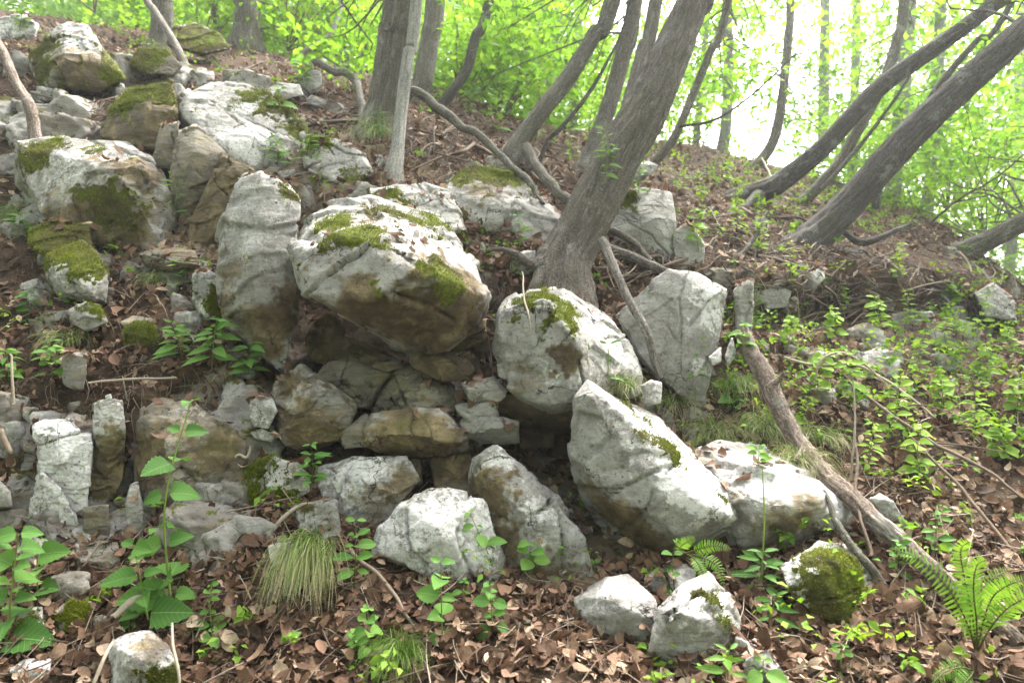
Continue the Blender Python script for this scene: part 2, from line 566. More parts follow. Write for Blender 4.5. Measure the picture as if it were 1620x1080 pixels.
def build_ground():
    fx = np.concatenate([np.linspace(-2600, -700, 30)[:-1], np.arange(-700, 2000, 8.0), np.linspace(2000, 3200, 24)])
    ctrl = np.array(GR, dtype=float)                       # col,row,2
    cols = np.stack([[np.interp(fx, GX, ctrl[:, r, c]) for c in (0, 1)] for r in range(9)])   # row,2,x
    sub = 22
    rows = []
    for r in range(8):
        for s in range(sub):
            t = s / sub
            rows.append(cols[r] * (1 - t) + cols[r + 1] * t)
    rows.append(cols[8])
    A = np.array(rows)                                     # R,2,X
    G = np.zeros((len(A), len(fx), 3))
    for i in range(len(A)):
        for ax in range(3):
            G[i, :, ax] = CAM[ax] + A[i, 1] * (FWD[ax] + (fx - W / 2) / FPX * RGT[ax] + (H / 2 - A[i, 0]) / FPX * UPV[ax])
    for it in range(40):                                   # soften the control polygon
        B = G.copy()
        B[1:-1] = .25 * G[:-2] + .5 * G[1:-1] + .25 * G[2:]
        C = B.copy()
        C[:, 1:-1] = .25 * B[:, :-2] + .5 * B[:, 1:-1] + .25 * B[:, 2:]
        G = C
    front = []
    for y, dz, sx in ((-60, -34, 22), (-14, -9.5, 6), (-5, -3.6, 2.6), (-1.5, -1.3, 1.5), (0.3, -.62, 1.15), (1.1, -.38, 1.05)):
        row = G[0].copy()
        row[:, 0] *= sx
        row[:, 1] = y
        row[:, 2] += dz
        front.append(row)
    back = []
    for dy, dz, sx in ((1.2, .18, 1.12), (3, .3, 1.35), (6, -.1, 1.8), (12, -2.0, 3), (30, -8, 7), (110, -30, 26)):
        row = G[-1].copy()
        row[:, 0] *= sx
        row[:, 1] += dy
        row[:, 2] += dz
        back.append(row)
    G = np.concatenate([np.array(front), G, np.array(back)])
    n, m = G.shape[:2]
    V = G.reshape(-1, 3)
    du = np.gradient(G, axis=0); dv = np.gradient(G, axis=1)
    N = np.cross(dv, du).reshape(-1, 3)
    N /= np.linalg.norm(N, axis=1)[:, None] + 1e-9
    N[N[:, 2] < 0] *= -1
    near = np.exp(-np.maximum(0, V[:, 1] - 10) / 10) * np.exp(-np.maximum(0, -V[:, 1]) / 4)
    dsp = (.07 * fbm(V * 1.9, 3, 3) + .03 * fbm(V * 6, 3, 8) + .012 * fbm(V * 22, 2, 12)) * near
    V = V + N * dsp[:, None]
    px, py, d = proj(V)
    bank = sstep(1080, 1180, px) * sstep(1640, 1560, px) * (d > 3) * (d < 9)
    crest = np.interp(px, [1080, 1250, 1400, 1500, 1640], [430, 452, 440, 432, 508]) + 26 * fbm(V * 1.6, 3, 17)
    V = V + N * (bank * (.07 * sstep(crest + 22, crest, py) * sstep(crest - 90, crest - 5, py) - .20 * sstep(crest + 10, crest + 24, py) * sstep(crest + 90, crest + 40, py)))[:, None]
    px, py, d = proj(V)
    rocky = sstep(1.2, .7, np.hypot((px - 560) / 560, (py - 560) / 330)) * (d > 1) * (d < 6)
    q = V + .12 * np.stack([fbm(V * 3, 2, 60 + k) for k in range(3)], 1)
    w = worley(q * np.array([5, 5, 8.0]), 71)
    V = V + N * (rocky * (.10 * (w[2] - .6) * sstep(0, .08, w[1] - w[0]) + .02 * fbm(V * 14, 3, 66)))[:, None]
    i = np.arange(n - 1)[:, None] * m
    j = np.arange(m - 1)[None]
    F = np.stack([i + j, i + j + 1, i + m + j + 1, i + m + j], -1).reshape(-1, 4)
    mb = MB()
    mb.add(V, F)
    o = mb.build('ground', SOIL, kind='structure')
    # bedrock shows between the stones of the outcrop, soil elsewhere
    px, py, d = proj(V)
    e = 25 * fbm(V * 3, 2, 31)
    poly = np.array([(20, 230), (180, 130), (330, 120), (560, 210), (720, 280), (790, 400), (800, 480), (1000, 470), (1060, 640), (1100, 720), (1000, 900), (900, 950),
                     (700, 850), (500, 830), (380, 790), (210, 840), (40, 880), (20, 700), (220, 640), (330, 600), (350, 500), (250, 420), (60, 400)], float)
    inside = np.zeros(len(px), bool)
    for a, b in zip(poly, np.roll(poly, -1, 0)):
        c = ((a[1] > py + e) != (b[1] > py + e)) & (px + e < (b[0] - a[0]) * (py + e - a[1]) / (b[1] - a[1] + 1e-9) + a[0])
        inside ^= c
    inside &= (d > 1) & (d < 7)
    rk = inside.astype(float).reshape(n, m)
    for it in range(6):
        rk[1:-1, 1:-1] = .2 * (rk[1:-1, 1:-1] + rk[:-2, 1:-1] + rk[2:, 1:-1] + rk[1:-1, :-2] + rk[1:-1, 2:])
    rk = rk.ravel()
    n1 = fbm(V * 2.5, 3, 41)
    for k, val in (('rocky', rk), ('stain', .72 + .3 * n1), ('white', .25 + .4 * fbm(V * 3, 2, 43)), ('moss', .18 + .35 * fbm(V * 2, 2, 47)), ('tone', .72 + .4 * fbm(V * 3, 2, 49))):
        at = o.data.attributes.new(k, 'FLOAT', 'POINT')
        at.data.foreach_set('value', np.clip(val, 0, 1).astype(np.float32))
    return o, V, F


GROUND, GV, GF = build_ground()
GROUND['label'] = 'steep wooded slope of dark soil and fallen leaves'
GBVH = BVHTree.FromPolygons([tuple(map(float, v)) for v in GV], [tuple(map(int, f)) for f in GF])


def gcast(px, py):
    """ground point behind a photograph pixel"""
    d = Vector(P(px, py, 1.0) - CAM).normalized()
    hit = GBVH.ray_cast(Vector(CAM), d)
    if hit[0] is None:
        hit = GBVH.find_nearest(Vector(P(px, py, 6)))
    return np.array(hit[0]), np.array(hit[1])


def gdrop(x, y):
    h = GBVH.ray_cast(Vector((x, y, 30)), Vector((0, 0, -1)))
    return None if h[0] is None else np.array(h[0])


def scast(px, py):
    """first surface of anything built so far behind a photograph pixel"""
    dg = bpy.context.evaluated_depsgraph_get()
    d = Vector(P(px, py, 1.0) - CAM).normalized()
    ok, loc, nrm, idx, ob, mat = S.ray_cast(dg, Vector(CAM), d)
    if not ok:
        return gcast(px, py)
    return np.array(loc), np.array(nrm)
# ------------------------------------------------------------------ rocks of the outcrop
ROCKS = []


def rock(name, label, d, thick, pts, white=.5, stain=.25, tone=1.0, moss=(), st=(), wh=(), rough=1.0, vox=None, shrink=.8, seed=None, group=None):
    """one stone: corner points 'px,py[,offset]' around its visible faces, given thickness into the slope"""
    seed = seed if seed is not None else len(ROCKS) * 3 + 11
    q = []
    for tok in pts.split():
        c = [float(x) for x in tok.split(',')]
        q.append((c[0], c[1], c[2] if len(c) > 2 else 0.0))
    q = np.array(q)
    front = np.array([P(x, y, d + o) for x, y, o in q])
    cx, cy = q[:, 0].mean(), q[:, 1].mean()
    q[:, 0] = cx + (q[:, 0] - cx) * 1.07
    q[:, 1] = cy + (q[:, 1] - cy) * 1.07
    # seat the stone so that its traced face stands clear of the slope
    gap = []
    for x, y, o in q:
        h = GBVH.ray_cast(Vector(CAM), Vector(P(x, y, 1.0) - CAM).normalized())
        if h[0] is not None:
            gap.append((np.array(h[0]) - CAM) @ FWD - (d + o))
    if gap:
        d = d + min(0.0, float(np.percentile(gap, 18)) - .02)
    front = np.array([P(x, y, d + o) for x, y, o in q])
    mo = q[:, 2].max()
    back = np.array([P(cx + (x - cx) * shrink, cy + (y - cy) * shrink, d + max(thick, .5 * mo + .5 * o + thick * .55)) for x, y, o in q])
    mid = np.array([P(cx + (x - cx) * .985, cy + (y - cy) * .985, d + o + (max(thick, mo) - o) * .45) for x, y, o in q])
    allp = np.vstack([front, mid, back])
    cen = allp.mean(0)
    bm = bmesh.new()
    for p in allp:
        bm.verts.new(p - cen)
    r = bmesh.ops.convex_hull(bm, input=bm.verts)
    bmesh.ops.delete(bm, geom=list({g for g in r['geom_interior'] + r['geom_unused'] if isinstance(g, bmesh.types.BMVert)}), context='VERTS')
    bmesh.ops.recalc_face_normals(bm, faces=bm.faces)
    bm.normal_update()
    pls = [(np.array(f.normal), float(np.array(f.normal) @ np.array(f.verts[0].co))) for f in bm.faces]
    m = bpy.data.meshes.new(name)
    bm.to_mesh(m)
    bm.free()
    o = bpy.data.objects.new(name, m)
    COL.objects.link(o)
    ext = np.ptp(front, axis=0)
    size = float(max(ext))
    vox = vox or float(np.clip(size / 88, .0045, .016))
    md = o.modifiers.new('r', 'REMESH')
    md.mode = 'VOXEL'
    md.voxel_size = vox
    ev = o.evaluated_get(bpy.context.evaluated_depsgraph_get())
    m2 = bpy.data.meshes.new_from_object(ev)
    o.modifiers.clear()
    o.data = m2
    bpy.data.meshes.remove(m)
    m2.name = name
    n = len(m2.vertices)
    V = np.empty(n * 3, np.float32); m2.vertices.foreach_get('co', V); V = V.reshape(-1, 3).astype(float)
    E = np.empty(len(m2.edges) * 2, np.int32); m2.edges.foreach_get('vertices', E); E = E.reshape(-1, 2)
    deg = np.bincount(E.ravel(), minlength=n).astype(float)[:, None]
    for it in range(1):
        acc = np.zeros_like(V)
        for ax in range(3):
            acc[:, ax] = np.bincount(E[:, 0], V[E[:, 1], ax], n) + np.bincount(E[:, 1], V[E[:, 0], ax], n)
        V = .72 * V + .28 * acc / np.maximum(deg, 1)
    # flat fracture facets: shave the stone along planes close to its hull
    rr = np.random.default_rng(seed)
    for it in range(int(20 * rough)):
        pn = rr.normal(0, 1, 3)
        pn[1] = -abs(pn[1]) * 1.2
        pn /= np.linalg.norm(pn)
        hh = V @ pn
        top = hh.max() - rr.uniform(.004, .045) * size * rough
        pls.append((pn, top))
    # settle every point on the plane of its facet: straight faces, crisp broken edges
    PN = np.array([p for p, h in pls]); PH = np.array([h for p, h in pls])
    for it in range(2):
        M = V @ PN.T - PH
        im = M.argmax(1)
        V = V - M[np.arange(n), im][:, None] * PN[im]
    m2.vertices.foreach_set('co', V.astype(np.float32).ravel())
    m2.update()
    N = np.empty(n * 3, np.float32); m2.vertices.foreach_get('normal', N); N = N.reshape(-1, 3).astype(float)
    Wp = V + cen
    s = size
    # large sag, chipped fracture planes along a tilted bedding, knobs and grit
    bed = np.array([[.95, .1, .3], [-.05, .98, -.2], [-.31, .18, .93]])
    wq = Wp + .10 * s * np.stack([fbm(Wp * 2.2 / s, 2, seed + k) for k in (1, 2, 3)], 1)
    sc = min(s, .8)
    D = .004 * sc * fbm(Wp * 3.0 / s, 2, seed)
    # every fracture cell is a flat facet with its own tilt, stepped against its neighbours
    for fr, tilt, step, sd, gate in (((2.3, 2.3, 3.8), .06, .026, 0, 1.0), ((7.5, 7.5, 15), .06, .008, 40, sstep(-.25, .25, fbm(Wp * 4 / s, 2, seed + 6)))):
        f1, f2, cid, off = worley((wq @ bed.T) * np.array(fr) / s, seed + sd)
        tv = np.stack([_hash((cid * 9e5).astype(np.int64), np.full(n, k), np.full(n, 3), seed) for k in range(3)], 1) - .5
        tl = (off * tv).sum(1) / fr[0] * tilt * 2
        D += gate * sc * (tl + step * (cid - .5))
        D -= gate * .35 * step * sc * sstep(.05, 0, f2 - f1) * (fbm(Wp * 5 / s, 2, seed + 4 + sd) > .0)
    D += .0026 * fbm(Wp * 20, 4, seed + 7, .6)
    D += .002 * (1 - 2 * np.abs(fbm(Wp * np.array([26, 26, 60]), 3, seed + 8, .6)))
    if s > .28:              # open cracks across the faces
        rk = np.random.default_rng(seed + 5)
        for it in range(3 if s > .5 else 2):
            pn = rk.normal(0, 1, 3) * np.array([1, .25, .8]); pn /= np.linalg.norm(pn)
            dc = (wq - cen) @ pn - rk.uniform(-.25, .25) * s + .02 * s * fbm(Wp * 9 / s, 3, seed + it)
            D -= .022 * sstep(vox * .95, vox * .25, np.abs(dc)) * (fbm(Wp * 2.5 / s, 2, seed + 30 + it) > rk.uniform(-.15, .15))
            D += .008 * sc * np.sign(dc) * (fbm(Wp * 2.5 / s, 2, seed + 30 + it) > .05)
    D *= rough

    def blob(lst, base):
        a = np.full(n, base)
        for (x, y, rp, sg) in lst:
            # nearest vertex along the view ray sets the blob's centre
            ray = P(x, y, 1.0) - CAM
            ray /= np.linalg.norm(ray)
            w = Wp - CAM
            t = w @ ray
            off = np.linalg.norm(w - t[:, None] * ray, axis=1)
            k = np.argmin(off + .15 * t)
            rr = rp * d / FPX
            dist = np.linalg.norm(Wp - Wp[k], axis=1) * (1 + .75 * fbm(Wp * 1.6 / max(rr, .04), 3, int(x) % 50) + .5 * fbm(Wp * 5 / max(rr, .04), 2, int(y) % 50))
            a = a + sg * sstep(rr * 1.6, rr * .45, dist)
        return np.clip(a, 0, 1)
    A = {'moss': blob(moss, 0.0), 'stain': blob(st, stain), 'white': blob(wh, white), 'tone': np.full(n, tone)}
    mraw = A['moss'] + .08 + .6 * fbm(Wp * 11, 3, 77)
    D += .006 * sstep(.25, .9, mraw) * (A['moss'] > .05)
    V = V + N * D[:, None]
    m2.vertices.foreach_set('co', V.astype(np.float32).ravel())
    for k, a in A.items():
        at = m2.attributes.new(k, 'FLOAT', 'POINT')
        at.data.foreach_set('value', a.astype(np.float32))
    m2.polygons.foreach_set('use_smooth', np.ones(len(m2.polygons), bool))
    m2.materials.clear()
    m2.materials.append(ROCK)
    m2.update()
    o.location = cen
    tag(o, label, 'rock', group, 'thing')
    if len(moss):
        cand = np.where((rng.uniform(0, 1, n) < (mraw - .30) / .5) & (A['moss'] > .12) & ((N @ FWD) < .35))[0]
        if len(cand) > 8:
            k = min(5200, len(cand) * 5)
            idx = rng.choice(cand, k)
            base = V[idx] + rng.normal(0, vox * .5, (k, 3)) - N[idx] * .003
            L = rng.uniform(.006, .017, k)[:, None]
            up = N[idx] * .8 + np.array([0, 0, .5]) + rng.normal(0, .45, (k, 3))
            up /= np.linalg.norm(up, axis=1)[:, None]
            side = np.cross(up, rng.normal(0, 1, (k, 3)))
            side /= np.linalg.norm(side, axis=1)[:, None] + 1e-9
            wd = rng.uniform(.0012, .0028, k)[:, None]
            vv = np.stack([base - side * wd, base + side * wd, base + up * L], 1).reshape(-1, 3)
            tint = np.clip(.5 + .6 * fbm((V[idx] + cen) * 9, 3, 5) + rng.normal(0, .16, k), 0, 1)
            mb = MB()
            mb.add(vv, np.arange(k * 3).reshape(-1, 3), np.repeat(tint, 3))
            mo_ = mb.build('moss', MOSS, o, kind='stuff')
    ROCKS.append(o)
    return o


# --- the big overhanging boulder and its neighbours
rock('boulder', 'huge pale boulder jutting out over the dark hollow, bright green moss on its top', 2.75, .75,
     '466,395,.12 480,447,.02 492,352,.30 525,328,.45 600,320,.6 690,345,.65 745,415,.5 768,470,.3 545,380,.05 600,387,.0 642,397,.0 680,428,.0 485,457,0 530,474,-.03 620,464,-.03 680,447,.0 560,500,.10 640,547,.26 700,540,.30 760,495,.32',
     .40, .14, moss=[(525, 352, 30, .9), (565, 372, 38, .9), (600, 385, 20, .6), (650, 345, 34, .7), (690, 350, 30, .7), (700, 425, 34, .8), (720, 450, 26, .6), (600, 335, 30, .6)],
     st=[(640, 510, 85, .75), (720, 490, 65, .7), (560, 495, 50, .6), (650, 540, 60, .6), (735, 440, 40, .3)], wh=[(680, 385, 60, .5), (500, 380, 40, .3), (740, 410, 40, .5), (610, 420, 80, -.3), (680, 470, 70, -.3)], vox=.011)  # white blobs paint the lit top brighter and the shaded front greyer
rock('boulder', 'grey faced boulder that carries the leaning tree, its crest white and mossy', 2.88, .65,
     '797,500,.05 812,482,.08 843,468,.22 890,464,.45 940,484,.5 985,542,.45 1012,597,.4 1000,620,.35 872,492,.0 906,532,-.02 915,582,-.02 912,627,.0 870,645,.03 815,620,.06 790,555,.12',
     .40, .10, moss=[(868, 472, 26, .9), (897, 505, 24, .7), (905, 490, 16, .5), (830, 480, 22, .6), (985, 610, 24, .5)],
     st=[(895, 565, 24, .9), (830, 600, 26, .5), (960, 610, 30, .45)], wh=[(950, 520, 60, .4), (885, 600, 40, .2)], vox=.010)
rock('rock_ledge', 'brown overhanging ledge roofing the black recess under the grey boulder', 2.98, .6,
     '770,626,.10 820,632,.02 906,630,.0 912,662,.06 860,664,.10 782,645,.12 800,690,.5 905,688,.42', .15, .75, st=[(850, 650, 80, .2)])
rock('boulder', 'biggest lower boulder with grey slanting face and smooth white upper flank', 2.58, .6,
     '910,637,.15 935,608,.30 985,641,.45 1047,672,.52 1106,745,.42 1167,794,.16 1160,828,.10 1100,858,.14 1050,878,.25 965,845,.34 925,790,.30 908,715,.20 942,624,.10 1003,706,.02 1052,770,-.04 1102,806,-.03 1150,815,.0 938,745,.1 1000,812,.01 1046,846,.03',
     .45, .05, moss=[(1020, 690, 16, .55), (1045, 700, 18, .6), (1075, 730, 14, .5), (1015, 665, 14, .4), (1060, 712, 18, .6), (1140, 788, 10, .5), (1000, 640, 16, .4)],
     st=[(985, 825, 50, .75), (940, 790, 40, .6), (1045, 862, 45, .7), (1000, 850, 40, .5)], wh=[(1060, 720, 60, .5), (1120, 780, 50, .5), (980, 660, 40, .4), (960, 720, 60, -.15), (1030, 830, 60, -.2)], vox=.0105, rough=.8)  # painted whiter where light strikes the upper flank, greyer on the shaded face
rock('boulder', 'broad pale boulder with dark rough lower face and a grey stick on it', 2.80, .55,
     '1097,722,.28 1145,702,.5 1212,717,.5 1296,754,.38 1352,797,.2 1347,825,.1 1330,848,.16 1262,888,.2 1165,872,.1 1150,802,.05 1216,802,-.05 1290,772,.04 1230,816,-.05 1300,800,-.02',
     .5, .12, st=[(1270, 820, 45, .4), (1230, 845, 50, .4), (1160, 800, 25, .4), (1110, 722, 30, .4)], wh=[(1250, 760, 70, .4), (1330, 800, 30, .4)], vox=.0105, moss=[(1085, 715, 18, .5)])
rock('rock_slab', 'tall grey slab standing upright right of the leaning tree, white at its right edge', 3.5, .4,
     '1060,432,.1 1110,440,.08 1146,460,.05 1139,490,.03 1134,545,.02 1112,640,.0 1050,602,.03 1010,562,.05 983,500,.1 1030,452,.1 1100,530,-.05 1120,470,-.02',
     .38, .08, wh=[(1128, 500, 24, .5), (1125, 460, 24, .5), (1120, 580, 20, .4)], rough=.6)
rock('boulder', 'left half of the split pair of grey boulders at the foot of the outcrop', 2.32, .4,
     '913,948,.12 960,916,.15 992,912,.15 1036,950,.04 1036,988,.0 1022,1032,.02 960,1012,.03 920,985,.08 985,960,-.03', .46, .06, wh=[(970, 925, 30, .3)], vox=.008)
rock('boulder', 'grey boulder with black lichen flecks, right half of the split pair at the foot', 2.28, .42,
     '1045,962,.08 1080,926,.14 1120,910,.2 1158,955,.16 1172,1000,.1 1160,1052,.08 1100,1066,.03 1030,1036,.03 1062,968,-.02 1130,985,.0', .46, .06, moss=[(1120, 945, 18, .6), (1150, 985, 14, .5), (1095, 935, 12, .4)], wh=[(1110, 940, 40, .4)], vox=.008)
rock('rock', 'pale wedge resting on top of the split pair of boulders', 2.45, .2, '1022,915 1060,890,.1 1102,897,.1 1092,930,.02 1045,948,.0', .65, .1)
rock('rock', 'small white stone at the right foot of the split boulders', 2.2, .15, '1165,1008 1195,1022 1190,1048 1160,1045 1178,1015,.05', .7, .1)
rock('rock', 'bluish white stone at the bottom edge below the split boulders', 2.14, .18, '1182,1045 1215,1032,.06 1247,1078 1215,1100 1175,1082', .65, .1)
rock('rock', 'rock carpeted with olive moss on its right side beside the fallen log', 2.55, .3,
     '1238,898,.1 1300,860,.2 1352,868,.2 1386,930,.1 1388,967,.05 1340,982,.0 1290,968,.0 1250,932,.02 1300,905,.0', .55, .3, moss=[(1340, 905, 40, .9), (1345, 945, 45, .9), (1310, 940, 34, .7), (1315, 885, 26, .5)], wh=[(1255, 900, 24, .4)])
rock('boulder', 'white rounded rock half buried in leaves at the centre of the foot', 2.68, .35,
     '605,838,.08 640,797,.1 685,780,.14 762,792,.1 792,880,.06 786,917,.04 745,927,.0 650,897,.0 598,880,.03 690,840,-.05', .66, .08, wh=[(700, 860, 80, .2)], vox=.009)
rock('rock_slab', 'long slanting slab with reddish brown flank right of the white rounded rock', 2.80, .4,
     '752,728,.14 788,711,.14 832,740,.1 872,787,.06 922,865,.02 936,902,.0 880,947,.0 838,957,.03 808,880,.08 785,835,.1 748,790,.16 830,820,-.02',
     .45, .2, st=[(765, 780, 40, .7), (800, 860, 32, .6), (860, 935, 40, .55), (880, 900, 30, .3)], wh=[(800, 730, 26, .4), (850, 800, 34, .3)], vox=.009)
rock('boulder', 'pale square rock with brown streaks under the flat shelf stone', 2.92, .3,
     '508,742,.1 560,724,.08 640,724,.08 657,760,.06 636,802,.02 610,834,.02 558,832,.0 512,802,.05 590,770,-.03', .58, .22, st=[(590, 790, 30, .4), (640, 770, 26, .5)], wh=[(560, 745, 40, .3)])
rock('rock', 'white faced rock ringed by moss left of the spindly dark-stemmed herb', 2.92, .25, '392,738,.1 430,724,.08 472,738,.05 486,776,.02 442,802,.0 396,800,.06', .5, .4,
     moss=[(405, 745, 22, .7), (455, 790, 20, .7), (400, 785, 20, .6), (420, 722, 14, .6)], wh=[(440, 752, 22, .6)])
rock('rock', 'brown and cream layered block left of the flat shelf stone', 2.93, .4,
     '438,605,.08 478,584,.12 545,625,.08 563,642,.06 546,690,.03 490,709,.05 440,695,.06 430,650,.06 500,640,-.03 470,665,-.02', .42, .5, st=[(490, 690, 50, .4), (455, 610, 20, .3)], wh=[(490, 640, 40, .3)], rough=1.5)
rock('rock_slab', 'flat shelf stone with a bright top edge above a dark undercut', 2.90, .5,
     '590,657,.10 640,649,.12 700,649,.12 736,690,.06 738,712,.1 680,722,.14 600,712,.12 573,692,.06 590,690,.0 650,690,-.03 720,695,.0', .6, .35, st=[(650, 708, 90, .6)], wh=[(650, 665, 60, .4)], rough=.8)
rock('rock', 'small dark brown block wedged at the left end of the shelf stone', 2.98, .3, '538,685 580,655,.05 592,702 546,708 560,675,-.02', .3, .6)
rock('rock', 'angular cream block at the right end of the shelf stone', 2.94, .35, '733,664,.06 755,650,.06 783,662,.02 817,668,.04 818,698,.08 760,702,.06 727,680,.03 770,680,-.03', .5, .4, rough=1.1)
rock('rock', 'flat cream stone stacked on the angular block under the grey boulder', 2.96, .3, '722,642,.05 780,634,.03 786,658,.0 745,668,.0 728,655,.0', .5, .4)
rock('rock', 'small ochre and white block beneath the left corner of the grey boulder', 2.98, .3, '732,607,.06 780,598,.05 802,622,.02 786,637,.0 744,634,.0 738,618,-.02', .5, .45)
rock('rock', 'pale egg shaped pebble wedged in the crevice left of the grey boulder', 2.98, .08, '787,578 800,572 806,590 800,600 789,595', .55, .2, rough=.4)
rock('rock', 'cracked brown wall rock with pale chips above the shelf stone', 3.15, .4, '588,640,.05 640,577,.12 700,598,.1 740,640,.05 702,652,.0 592,656,.0 650,620,-.03', .38, .6, wh=[(650, 635, 24, .4), (690, 630, 20, .4)], rough=1.3)
rock('rock', 'reddish brown block left of the diagonal crack above the layered block', 3.15, .35, '500,602,.05 520,575,.1 560,572,.1 618,590,.08 582,642,.02 558,642,.0 570,600,-.04', .3, .65)
rock('rock', 'rounded ochre stone lying under the belly of the overhanging boulder', 3.12, .25, '650,562,.06 690,547,.08 748,578,.05 742,598,.02 700,600,.0 655,577,.02 700,570,-.04', .3, .85, rough=.8)
rock('rock', 'small rusty stone pinched left of the rounded ochre stone', 3.2, .15, '588,578 632,568,.04 636,582 610,588 595,585', .3, .7)
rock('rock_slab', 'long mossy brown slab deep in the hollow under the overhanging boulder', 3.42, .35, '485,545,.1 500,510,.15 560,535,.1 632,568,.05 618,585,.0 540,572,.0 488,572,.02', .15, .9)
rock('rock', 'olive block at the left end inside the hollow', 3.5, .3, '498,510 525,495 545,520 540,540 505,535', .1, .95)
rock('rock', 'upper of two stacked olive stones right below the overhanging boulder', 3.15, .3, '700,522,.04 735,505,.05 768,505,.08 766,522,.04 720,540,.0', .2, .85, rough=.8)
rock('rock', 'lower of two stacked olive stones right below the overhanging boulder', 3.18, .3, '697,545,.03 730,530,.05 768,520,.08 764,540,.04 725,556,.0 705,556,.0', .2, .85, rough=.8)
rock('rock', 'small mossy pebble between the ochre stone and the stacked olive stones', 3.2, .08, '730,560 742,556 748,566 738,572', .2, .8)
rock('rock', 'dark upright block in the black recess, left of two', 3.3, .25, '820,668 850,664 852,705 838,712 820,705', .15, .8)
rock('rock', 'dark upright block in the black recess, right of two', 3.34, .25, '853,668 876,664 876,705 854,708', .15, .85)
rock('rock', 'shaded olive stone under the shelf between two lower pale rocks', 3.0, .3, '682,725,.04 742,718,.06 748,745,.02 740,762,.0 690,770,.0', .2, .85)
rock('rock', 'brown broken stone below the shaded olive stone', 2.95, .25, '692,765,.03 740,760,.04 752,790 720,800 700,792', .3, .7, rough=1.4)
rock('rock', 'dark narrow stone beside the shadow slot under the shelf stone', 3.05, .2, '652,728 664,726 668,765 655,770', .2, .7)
# --- upper left mass
rock('rock_slab', 'tall upright grey slab left of the overhanging boulder, brown along its right side', 3.18, .5,
     '380,276,.14 438,292,.10 468,316,.10 466,400,.06 456,440,.05 470,500,.1 446,582,.04 410,542,.0 362,512,.03 345,430,.06 352,340,.08 400,400,-.06 420,480,-.04', .46, .28,
     st=[(440, 520, 40, .6), (400, 520, 34, .45), (460, 470, 20, .5), (365, 430, 24, .4), (355, 480, 20, .4)], wh=[(400, 360, 50, .2)], moss=[(455, 300, 20, .5)], vox=.011)
rock('boulder', 'wide boulder blotched white and moss green at the left of the outcrop', 3.9, .8,
     '25,228,.35 100,216,.4 180,216,.4 236,250,.25 265,335,.1 272,392,.1 150,392,.06 72,330,.1 28,290,.2 120,270,.02 200,290,-.02', .50, .35,
     moss=[(50, 245, 34, .7), (75, 225, 26, .6), (165, 320, 34, .7), (200, 330, 26, .5), (150, 235, 20, .5)], st=[(180, 370, 70, .5), (220, 270, 40, .4), (90, 345, 40, .3)], wh=[(110, 270, 60, .3), (200, 290, 34, .2)], rough=1.3, vox=.015)
rock('rock', 'ochre rock under a mossy brow above the wide blotched boulder', 4.4, .5, '165,212,.1 175,172,.12 202,146,.2 270,130,.25 277,180,.1 242,236,.05 205,225,.02 225,175,.0', .25, .75,
     moss=[(215, 150, 30, .8), (255, 150, 26, .8), (185, 165, 20, .6)])
rock('boulder', 'smooth tan wedge with a pointed foot below the white flecked slab', 4.1, .6, '282,212,.1 312,206,.1 350,245,.05 346,292,.05 302,352,.1 276,387,.12 266,300,.06 272,250,.06 310,250,-.06', .3, .6, rough=.8)
rock('rock', 'narrow tan rock jammed between the ochre rock and the tan wedge', 4.25, .4, '255,200 282,194 272,266 243,258 250,230,-.04', .3, .6)
rock('boulder', 'sloping slab of mottled white and dark stone at the top of the outcrop', 4.35, .8,
     '292,155,.3 342,135,.55 430,145,.6 470,182,.45 482,232,.2 420,267,.05 368,267,.0 322,220,.0 300,185,.1', .5, .25, moss=[(455, 170, 34, .7), (400, 150, 40, .5), (480, 210, 26, .7)], wh=[(380, 225, 40, .4), (400, 170, 34, .3)], rough=1.3, vox=.013)
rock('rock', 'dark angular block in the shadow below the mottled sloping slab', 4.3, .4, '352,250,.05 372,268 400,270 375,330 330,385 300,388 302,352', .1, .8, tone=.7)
rock('rock_slab', 'low lichen covered slab between the mottled slab and the grey tree foot', 4.3, .4, '480,215,.2 530,222,.2 575,245,.15 590,275,.05 545,292,.0 488,272,.05', .55, .3, moss=[(500, 225, 24, .6), (560, 280, 24, .5)])
rock('boulder', 'light grey knob of rock with moss on its left flank below the forked stems', 5.1, .7,
     '55,92,.25 85,52,.3 102,38,.35 136,45,.3 152,72,.15 172,100,.1 192,122,.15 150,140,.05 65,132,.08 110,90,-.05', .5, .3, moss=[(65, 80, 26, .8), (185, 105, 28, .8), (70, 115, 30, .6), (165, 130, 28, .4)], st=[(130, 125, 60, .5)], wh=[(115, 70, 34, .3)])
rock('rock', 'flat white rock cut by the top left edge of the picture', 5.6, .4, '-40,35,.1 0,30,.1 32,25,.1 56,40,.05 50,56 0,62 -35,60', .75, .15)
rock('rock', 'mossy hummock of rock near the left tree at the top', 6.3, .5, '268,70 280,45,.2 310,38,.3 345,55,.2 360,75,.1 320,85', .3, .4, moss=[(300, 55, 40, .9), (330, 65, 30, .8)])
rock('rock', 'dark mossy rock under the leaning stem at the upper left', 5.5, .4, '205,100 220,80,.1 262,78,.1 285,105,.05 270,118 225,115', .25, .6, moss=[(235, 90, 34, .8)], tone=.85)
rock('rock', 'small bluish grey stone sticking out of red leaves above the mottled slab', 5.5, .3, '470,130 490,112,.05 506,114,.05 508,135 492,147', .55, .15)
rock('rock', 'pale grey stone behind leaves at the top of the mottled slab', 5.1, .3, '425,142 445,132,.1 472,135,.1 478,150 450,156', .5, .25)
rock('rock_slab', 'whitish slab running down behind the mossy top of the overhanging boulder', 3.85, .5, '585,300,.2 655,290,.25 705,303,.2 736,362,.05 712,368,.0 640,335,.0 600,322,.02', .55, .25, moss=[(610, 308, 24, .5), (640, 325, 20, .5)])
